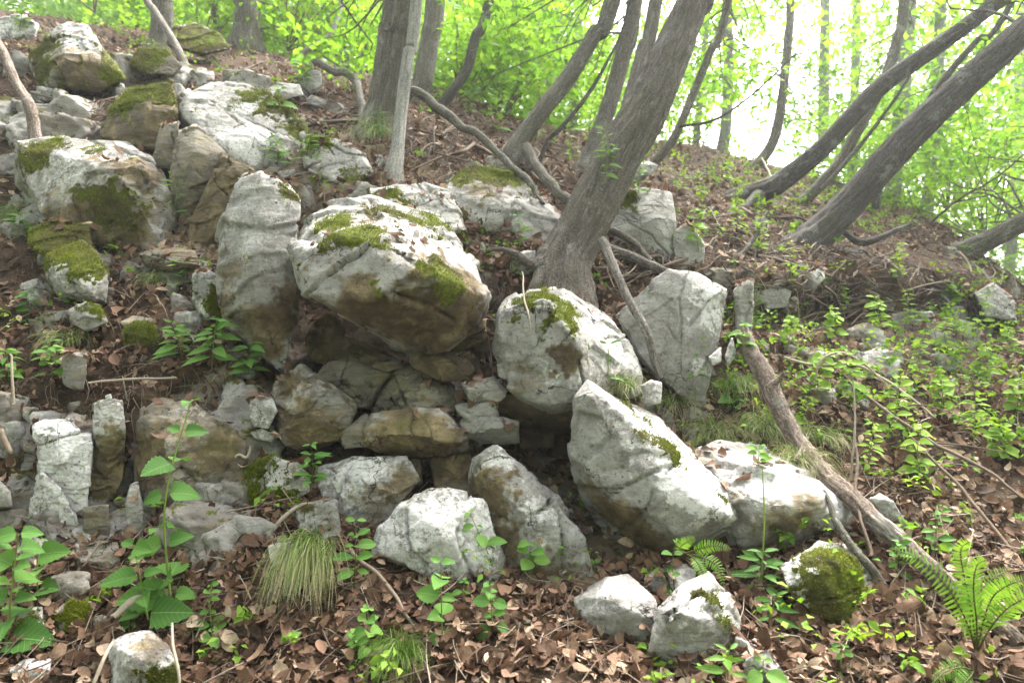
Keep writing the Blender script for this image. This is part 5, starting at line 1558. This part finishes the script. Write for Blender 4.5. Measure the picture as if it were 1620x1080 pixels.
# --- foreground herbs
herb('tall nettle-like herb with paired toothed leaves in front of the brown rock', 272, 955, .70, 'heart', 8, 2, .165, (.06, .02), 'nettle', seed=1, tint=.45, stem=.0045, crowd=1.25, taper=.5, stemtint=.75)
herb('second lower shoot of toothed leaves at the foot of the tall nettle', 235, 965, .22, 'heart', 5, 2, .13, (-.2, -.1), 'nettle', seed=2, tint=.35, stem=.003)
herb('large leaved nettle cut by the left edge of the picture', 10, 1010, .36, 'heart', 7, 2, .135, (.15, -.1), 'nettle', seed=3, tint=.4, stem=.004, taper=.3)
herb('leafy nettle shoot above the left edge clump near the white column foot', 60, 925, .16, 'heart', 4, 2, .13, (.05, -.1), 'nettle', seed=4, tint=.5, stem=.003)
herb('spindly herb on dark stems by the white faced rock', 480, 810, .26, 'toothed', 6, 3, .085, (.12, -.05), 'herb', seed=5, tint=.55, stemtint=.1, start=.5)
herb('sapling with bright oval leaves left of the white rounded rock', 560, 930, .24, 'oval', 5, 3, .085, (.02, -.02), 'sapling', seed=6, tint=.6, stemtint=.15, start=.35)
herb('small sapling with pale round leaves over the lower sedge tuft', 590, 1040, .16, 'round', 5, 3, .075, (-.1, -.1), 'sapling', seed=7, tint=.8)
herb('second pale rosette of round leaves below the oval leaved sapling', 560, 1035, .07, 'round', 3, 4, .07, (0, -.2), 'herb', seed=8, tint=.8)
herb('upright herb with broad leaves at the lower centre', 700, 1005, .24, 'heart', 5, 2, .10, (-.02, -.05), 'herb', seed=9, tint=.55, stem=.003)
herb('three leaved shoot in front of the slanting slab', 838, 915, .14, 'round', 3, 3, .085, (.02, -.3), 'sapling', seed=10, tint=.75, start=.6)
herb('slender shoot with leaves crossing the white rounded rock', 790, 900, .22, 'oval', 4, 2, .08, (-.5, -.2), 'sapling', seed=11, tint=.7, start=.5)
herb('tight rosette of fresh leaves on damp earth between slab and boulder', 940, 905, .04, 'round', 2, 5, .055, (0, -.2), 'herb', seed=12, tint=.8)
herb('cluster of small dark leaves beneath the slanting slab', 780, 985, .13, 'round', 5, 3, .06, (-.1, -.1), 'herb', seed=13, tint=.45)
herb('little shoot on the shadowed litter right of the slanting slab foot', 735, 955, .08, 'oval', 3, 3, .05, (0, -.1), 'herb', seed=14, tint=.5)
herb('low shoot of crinkled leaves right of the tall nettle', 335, 980, .12, 'round', 5, 3, .05, (0, -.1), 'herb', seed=15, tint=.6)
herb('rounded leaf seedling below the crinkled shoot', 335, 1025, .06, 'round', 3, 3, .055, (0, -.1), 'herb', seed=16, tint=.7)
herb('small bright seedling above the blue-white rock', 205, 1000, .05, 'round', 3, 4, .05, (0, -.1), 'herb', seed=17, tint=.75)
herb('lone small shoot growing from the split between the twin boulders', 1068, 930, .17, 'round', 4, 2, .055, (.02, -.05), 'sapling', seed=18, tint=.55, stemtint=.2)
herb('tall bolting plant with a bare flower stalk before the broad pale boulder', 1204, 905, .40, 'lance', 2, 3, .05, (.03, 0), 'flowering_plant', seed=19, tint=.65, stem=.004, start=.93, stemtint=.95)
herb('rosette of long bluish leaves at the foot of the bolting plant', 1205, 930, .13, 'lance', 6, 4, .13, (.02, -.05), 'flowering_plant', seed=20, tint=.35, start=.1)
herb('trailing lance leaved shoots below the rosette of bluish leaves', 1215, 985, .10, 'lance', 5, 3, .09, (.2, -.2), 'herb', seed=21, tint=.3)
herb('pale pointed leaves at the bottom edge under the split boulders', 1150, 1078, .10, 'lance', 4, 3, .10, (0, -.2), 'herb', seed=22, tint=.8)
herb('bright lobed leaves at the bottom edge right of the split boulders', 1205, 1085, .08, 'round', 3, 3, .09, (0, -.2), 'herb', seed=23, tint=.85)
herb('small herb in leaves below the mossy rock and its stick', 1330, 1050, .06, 'oval', 3, 3, .05, (0, -.1), 'herb', seed=24, tint=.5)
herb('sprawl of small leaves between the log and the fern', 1420, 900, .12, 'oval', 6, 3, .055, (.1, -.1), 'herb', seed=25, tint=.6)
herb('leafy sprawl on top of the log above the fern', 1480, 860, .14, 'oval', 7, 3, .06, (.2, 0), 'herb', seed=26, tint=.6)
# --- mid height herbs on the outcrop
herb('feathery spreading herb on the terrace left of the upright slab', 335, 575, .20, 'toothed', 9, 3, .12, (.2, -.25), 'astilbe', seed=30, tint=.75, droop=.5, start=.3)
herb('second feathery herb nearer the brown rock corner', 395, 590, .14, 'toothed', 8, 3, .11, (.2, -.35), 'astilbe', seed=31, tint=.7, droop=.5, start=.3)
herb('third feathery herb at the brow above the tall brown rock', 290, 565, .16, 'toothed', 7, 3, .11, (-.2, -.3), 'astilbe', seed=32, tint=.8, droop=.5, start=.3)
herb('bamboo-like herb on the terrace under the long low brown rock', 290, 455, .15, 'lance', 7, 3, .12, (.2, -.2), 'herb', seed=33, tint=.7, start=.3)
herb('small upright shoot with narrow leaves against the tan wedge', 272, 335, .22, 'lance', 6, 2, .09, (-.02, -.1), 'herb', seed=34, tint=.65)
herb('arching fresh leaves over the dark soil bank at the left', 85, 595, .16, 'toothed', 8, 3, .13, (.1, -.35), 'astilbe', seed=35, tint=.75, start=.3, droop=.6)
herb('fresh leaves at the left edge of the soil bank', 15, 600, .14, 'toothed', 6, 3, .12, (.1, -.35), 'astilbe', seed=36, tint=.7, start=.3, droop=.6)
herb('broad leafed shoot on the terrace near the left edge', 45, 500, .12, 'oval', 5, 3, .08, (0, -.2), 'herb', seed=37, tint=.4)
herb('grassy herb under the wide blotched boulder at the left edge', 30, 375, .14, 'lance', 8, 3, .12, (.2, -.2), 'herb', seed=38, tint=.65)
herb('airy herb above the upright grey slab', 440, 262, .18, 'toothed', 7, 3, .11, (0, -.2), 'herb', seed=39, tint=.75, start=.3)
herb('sprig of narrow leaves beside the airy herb', 490, 250, .16, 'lance', 6, 3, .10, (0, -.1), 'herb', seed=40, tint=.7)
herb('pair of heart leaves on the mottled sloping slab crest', 445, 165, .10, 'heart', 2, 3, .12, (0, -.2), 'herb', seed=41, tint=.7)
herb('little green shoot by the foot of the thin smooth stem', 600, 195, .08, 'toothed', 4, 3, .09, (0, -.2), 'herb', seed=42, tint=.75)
herb('heart leaved shoot in the litter left of the leaning tree foot', 770, 418, .08, 'heart', 3, 3, .09, (0, -.2), 'herb', seed=43, tint=.6)
herb('dark rounded leaves tucked beside the leaning tree foot', 820, 425, .06, 'round', 3, 4, .06, (0, -.2), 'herb', seed=44, tint=.3)
herb('delicate pale stalk in front of the mossy capped rock', 820, 395, .20, 'toothed', 5, 3, .08, (0, -.05), 'herb', seed=45, tint=.6)
herb('tall thin weed before the upright grey slab, left of two', 1078, 640, .42, 'toothed', 7, 3, .075, (.0, -.05), 'weed', seed=46, tint=.55, start=.2)
herb('tall thin weed before the upright grey slab, right of two', 1100, 630, .42, 'toothed', 8, 3, .075, (.0, -.05), 'weed', seed=47, tint=.65, start=.2)
herb('seedling on the white flank of the tree bearing boulder', 962, 595, .2, 'lance', 4, 2, .08, (.02, -.1), 'herb', seed=48, tint=.55)
herb('bright lobed herb beside the top of the log', 1175, 560, .14, 'heart', 4, 3, .10, (0, -.2), 'herb', seed=49, tint=.85)
herb('bright herb among sedges right of the white flanked boulder', 1160, 640, .12, 'heart', 5, 3, .09, (.1, -.2), 'herb', seed=50, tint=.85)
herb('low bright leaves on the broad pale boulder crest', 1200, 735, .08, 'oval', 5, 3, .06, (0, -.2), 'herb', seed=51, tint=.85)
# --- herbs of the right slope and of the crest, each singled out by what it grows beside
SLOPE = [
    (1195, 520, 'small bright herb just above the top end of the log'), (1245, 545, 'yellow-green herb right of the log top'), (1262, 492, 'herb under the shaded rock at the foot of the leaning trunk'),
    (1315, 535, 'leafy herb left of the white boulder on the slope'), (1335, 490, 'herb beneath the roots of the thick rough leaning trunk'), (1290, 625, 'herb between the log and the arched pale twig'),
    (1345, 640, 'herb below the arched pale twig'), (1390, 520, 'bright herb directly above the white boulder on the slope'), (1440, 500, 'herb a little up and right of the white boulder'),
    (1450, 585, 'spreading herb right of the white boulder'), (1500, 560, 'largest yellow-green herb in the middle of the right slope'), (1550, 600, 'broad herb beside the large yellow-green one'),
    (1600, 560, 'herb at the right edge under the skyline'), (1605, 655, 'herb at the right edge halfway down the slope'), (1490, 650, 'herb in the fork of the grey brown branch'),
    (1400, 690, 'herb next to the upright pale dead stalk'), (1540, 690, 'herb over the far end of the grey brown forked branch'), (1370, 745, 'low herb behind the log by the pale greenish stone'),
    (1590, 730, 'low herb below the grey brown forked branch at the right'), (1455, 760, 'low herb in leaves under the long straight twig'), (1420, 445, 'herb under the dark broken limb among roots'),
    (1500, 485, 'herb in front of the roots of the stout right trunk'), (1545, 525, 'herb below the grey ledge near the skyline'), (1255, 455, 'sprig at the very foot of the thick rough leaning trunk'),
    (1115, 340, 'bright sprig on the roots left of the smooth dark trunk'), (1165, 365, 'sprig under the sweep of the smooth dark trunk'), (1200, 402, 'sprig where the curved dark twig starts'), (1105, 392, 'sprig above the low grey rock with a pale edge'),
    (1150, 285, 'bright tuft of leaves beside the hazy curved trunk foot'), (1075, 305, 'sprig behind the smooth block of grey rock')]
for i, (x, y, lab) in enumerate(SLOPE):
    r = random.Random(i)
    herb(lab, x, y, r.uniform(.14, .28), r.choice(['oval', 'toothed', 'round']), r.randint(6, 9), 3, r.uniform(.06, .085), (r.uniform(-.2, .2), -.15), 'woodland_herb', seed=80 + i, tint=r.uniform(.75, 1), group='herbs of the right slope', start=.25, taper=.2, mat=SPRIG)
CREST = [(690, 150, 'bright herb at the foot of the thin dark bent tree'), (740, 175, 'herb above the start of the pale looping root'), (790, 205, 'herb behind the long pale looping root'), (850, 215, 'herb right of the slender dark trunk'),
         (905, 245, 'herb below the wiry dark sapling'), (955, 278, 'herb at the foot of the pale trunk left of the big leaning tree'), (560, 115, 'herb left of the thick grey furrowed trunk'), (330, 95, 'herb on the mossy hummock at the upper left'),
         (200, 40, 'herb in red leaves left of the mossy upper left trunk'), (350, 45, 'herb before the lone stem by the broad grey trunk'), (420, 75, 'herb right of the broad grey trunk foot'), (30, 40, 'herb by the flat white rock at the top left'),
         (480, 130, 'herb by the small bluish grey stone on the crest'), (1010, 300, 'herb over the smooth block right of the leaning trunk')]
for i, (x, y, lab) in enumerate(CREST):
    r = random.Random(i + 60)
    herb(lab, x, y + 6, r.uniform(.2, .4), r.choice(['oval', 'toothed']), r.randint(6, 9), 3, r.uniform(.08, .11), (r.uniform(-.2, .2), -.1), 'crest_herb', seed=140 + i, tint=r.uniform(.7, 1), group='herbs along the crest', start=.2, taper=.2)

# ground cover nobody could count
r6 = np.random.default_rng(66)
mb = MB()
w2 = fa * inview * np.clip(fbm(fc * 1.3, 3, 91) + .25, 0, 1)
reg = 1.0 * ((fpx > 1130) & (fpy > 250)) * np.exp(-((fpx - 1480) / 260) ** 2 - ((fpy - 600) / 190) ** 2) + .10 * (fpx > 1000) + .045
w2 *= reg; w2 /= w2.sum()
cp, cn = scatter(2000, w2)
hs = r6.uniform(.02, .16, len(cp))
cp = cp + np.array([0, 0, 1.0]) * hs[:, None]
leafcloud(mb, cp, 12, r6.uniform(.03, .11, len(cp)), .038, flat=.9, r=r6, tint=(.3, .95))
tag(mb.build('undergrowth', SPRIG, kind='stuff'), 'scattered low green seedlings over the slope')


# --- sedges
def sedge(label, px, py, n, L, spread, fall=(0, -.35, -1), green=.45, dry=.5, seed=0, d=None, lift=.5, wid=.0017, group=None, outk=1.0, fk=1.0, jit=.28):
    r = np.random.default_rng(seed + 900)
    base = P(px, py, d) if d else scast(px, py)[0]
    mb = MB()
    fall = unit(fall)
    for i in range(n):
        a = base + np.array([r.normal(0, spread * .35), r.normal(0, spread * .2), r.normal(0, spread * .12)])
        az = r.uniform(0, 2 * np.pi)
        out = np.array([math.cos(az), math.sin(az) - .4, 0]) * r.uniform(.1, .9) * outk
        ll = L * r.uniform(.3, 1.2) ** .8
        fj = unit(fall + r.normal(0, jit, 3))
        kink = r.integers(2, 9)
        v = unit(out + np.array([0, 0, lift * r.uniform(.5, 1.6)]))
        pts = [a]
        k = 7
        for s in range(k):
            if s == kink: v = unit(v + r.normal(0, .45, 3))
            v = unit(v + fj * fk * (.20 + .14 * s) * r.uniform(.8, 1.2))
            pts.append(pts[-1] + v * ll / k)
        p = np.array(pts)
        t = np.gradient(p, axis=0)
        sd = np.cross(t, np.array([r.normal(0, .5), -1, r.normal(0, .5)])); sd /= np.linalg.norm(sd, axis=1)[:, None] + 1e-9
        w = wid * r.uniform(.6, 1.2) * np.linspace(1, .15, k + 1)[:, None]
        V = np.stack([p - sd * w, p + sd * w], 1).reshape(-1, 3)
        F = np.array([(2 * q, 2 * q + 1, 2 * q + 3, 2 * q + 2) for q in range(k)])
        dead = r.uniform() < dry
        tt = np.linspace(green * r.uniform(.4, 1), (.75 + r.uniform(0, .25)) if dead else green * 1.2, k + 1)
        mb.add(V, F, np.repeat(tt, 2))
    o = mb.build('sedge_tuft', GRASS, origin=base)
    tag(o, label, 'grass tuft', group, 'thing')
    return o


bpy.context.view_layer.update()
sedge('big drooping tuft of sedge, green above and straw coloured below', 492, 893, 520, .36, .09, green=.36, dry=.75, seed=1, lift=.8, outk=.14, fk=1.5, jit=.12)
sedge('smaller green sedge tuft at the bottom, right of the big one', 632, 1040, 260, .17, .05, green=.35, dry=.1, seed=2, lift=1.4)
sedge('short sedge tuft on the crest of the white flanked boulder', 985, 612, 160, .15, .05, green=.5, dry=.5, seed=3, lift=.7)
sedge('straw coloured sedge hanging down right of the small square stone', 1070, 635, 200, .30, .06, green=.6, dry=.9, seed=4, lift=.4)
sedge('bushy green sedge tuft below the log top', 1165, 615, 220, .2, .08, green=.4, dry=.4, seed=5, lift=.9)
sedge('dry sedge spilling over the broad pale boulder', 1130, 690, 260, .26, .10, green=.5, dry=.85, seed=6, lift=.5)
sedge('wide sedge tuft draped down the bank beside the log', 1215, 680, 380, .30, .09, green=.45, dry=.65, seed=7, lift=.7)
sedge('pale sedge spray at the back edge of the broad pale boulder', 1265, 735, 220, .24, .07, green=.6, dry=.85, seed=8, lift=.5)
sedge('grass hanging at the foot of the thick grey trunk', 592, 215, 200, .34, .07, green=.5, dry=.5, seed=9, lift=.6)
sedge('thin grass tuft on the brow of the soil bank at the left', 105, 545, 150, .2, .06, green=.55, dry=.4, seed=10, lift=.9)
sedge('wispy grass below the long low brown rock', 245, 445, 110, .16, .07, green=.5, dry=.5, seed=11, lift=.7)
sedge('coarse grass at the left edge below the blotched boulder', 25, 350, 140, .28, .1, green=.45, dry=.2, seed=12, lift=1)
sedge('grass clump on the right slope near the upright stalk', 1300, 700, 150, .25, .07, green=.5, dry=.5, seed=13, lift=.8)


# --- ferns
def fern(label, px, py, fronds, d=None, leaf=.055, seed=0, pairs=26):
    r = np.random.default_rng(seed + 700)
    base = P(px, py, d)
    t = thing('fern', base, label, 'fern')
    for fr in fronds:
        c = catmull(np.array([base] + [P(x, y, dd_) for x, y, dd_ in fr]), pairs + 6)
        L = len(c)
        mb = MB(); mb.add(*tube(c, np.linspace(.0032, .0008, L), 5), .15)
        o = mb.build('frond', STEM, t); o.location = -Vector(base)
        tg = np.gradient(c, axis=0); tg /= np.linalg.norm(tg, axis=1)[:, None]
        m2 = MB()
        for i in range(5, L):
            f = (i - 5) / (L - 6)
            ll = leaf * (min(1, .45 + f * 2.2)) * (1 - f) ** .55 + .004
            sd = unit(np.cross(tg[i], np.array([.15, -1, .35])))
            for s in (-1, 1):
                y = unit(sd * s + tg[i] * .28 + r.normal(0, .07, 3))
                z = unit(np.cross(y, tg[i]) * s)
                x = np.cross(y, z)
                vv, ff = leaf_grid(4, lambda q: (1 - q) ** .5 * min(1, q * 6 + .35), .1, r.uniform(.1, .5), .12, .26, 0, 1)
                m2.add(c[i] + ll * (vv[:, :1] * x + vv[:, 1:2] * y + vv[:, 2:] * z), ff, np.clip(.6 + .25 * f + r.normal(0, .1), 0, 1))
        m2.build('leaflets', FERN, o, kind='stuff')
    return t


fern('upright fern with arching fronds and rusty stalks at the lower right', 1545, 1035, [
    [(1530, 985, 2.06), (1500, 930, 2.04), (1455, 885, 2.04), (1412, 868, 2.06)],
    [(1538, 970, 2.05), (1525, 910, 2.05), (1520, 870, 2.05), (1535, 855, 2.03)],
    [(1545, 985, 2.0), (1540, 930, 1.98), (1545, 895, 1.97), (1560, 885, 1.96)],
    [(1555, 985, 2.03), (1570, 945, 2.0), (1595, 925, 1.98), (1625, 915, 1.97)],
    [(1562, 1000, 2.0), (1590, 965, 1.96), (1625, 945, 1.93), (1660, 945, 1.9)],
    [(1535, 990, 2.1), (1540, 950, 2.12), (1570, 915, 2.14), (1600, 900, 2.16)]], d=2.1, seed=1)
fern('low fern frond lying at the bottom edge below the upright fern', 1540, 1060, [
    [(1520, 1055, 2.0), (1495, 1062, 1.96), (1475, 1080, 1.93)], [(1535, 1070, 1.98), (1520, 1085, 1.94), (1505, 1100, 1.9)]], d=2.06, leaf=.04, seed=2, pairs=18)
fern('small yellow-green fern between the lowest boulders', 1085, 875, [
    [(1105, 868, 2.42), (1130, 862, 2.4), (1155, 868, 2.38)], [(1110, 880, 2.4), (1135, 895, 2.36), (1145, 925, 2.33)], [(1100, 885, 2.4), (1112, 905, 2.36), (1120, 930, 2.34)], [(1075, 868, 2.42), (1085, 858, 2.4), (1100, 850, 2.4)]], d=2.46, leaf=.032, seed=3, pairs=16)

# --- leafy understorey shrubs along the crest
def shrub(label, px, py, d, Rm, n, seed, leaf=.085, tint=(.45, 1)):
    r = np.random.default_rng(seed + 300)
    base = gcast(px, py)[0] if d is None else P(px, py, d)
    t = thing('understorey_shrub', base, label, 'shrub', 'understorey shrubs beyond the crest')
    mb, ms = MB(), MB()
    cs = base + np.array([0, .3, Rm * .9]) + r.normal(0, 1, (n, 3)) * np.array([Rm, Rm * .7, Rm * .55]) * .6
    leafcloud(mb, cs, 26, r.uniform(.18, .42, n), leaf, r=r, tint=tint)
    for c in cs[::3]:
        q = catmull(np.array([base, (base + c) / 2 + r.normal(0, .08, 3), c]), 8)
        ms.add(*tube(q, np.linspace(.011, .003, 8), 5), .3)
    ms.build('stem', TWIG, t, kind='stuff').location = -t.location
    mb.build('foliage', CANOPY, t, kind='stuff').location = -t.location
    return t


for i, (x, y, d, R, n, lab) in enumerate([
    (730, 165, 7.6, .9, 34, 'light green shrub just right of the pinkish grey trunk'), (790, 190, 7.8, .9, 36, 'light green shrub behind the pale looping root'),
    (860, 215, 8.0, .8, 26, 'light green shrub between the slender dark trunk and the wiry sapling'), (930, 245, 8.0, .7, 16, 'light green shrub in the gap left of the big leaning tree'),
    (560, 120, 8.5, .9, 26, 'light green shrub left of the thick furrowed trunk'), (455, 80, 8.6, 1.0, 26, 'light green shrub right of the broad grey trunk'),
    (320, 75, 8.8, .9, 20, 'light green shrub between the upper left trunks'), (1075, 255, 8.6, .7, 14, 'light green shrub under the thin curved tree'),
    (1370, 335, 7.4, .6, 16, 'light green shrub between the slanting pair of trunks'), (1450, 350, 8.0, .9, 26, 'light green shrub under the rough leaning trunk'),
    (1560, 400, 8.2, 1.1, 40, 'yellow-green shrub above the stout trunk at the right edge'), (1500, 330, 9, 1.1, 36, 'yellow-green shrub by the bare twig on the skyline'), (150, 20, 8.5, .8, 12, 'light green shrub at the top left behind the rock knob')]):
    shrub(lab, x, y, d, R, n, i)
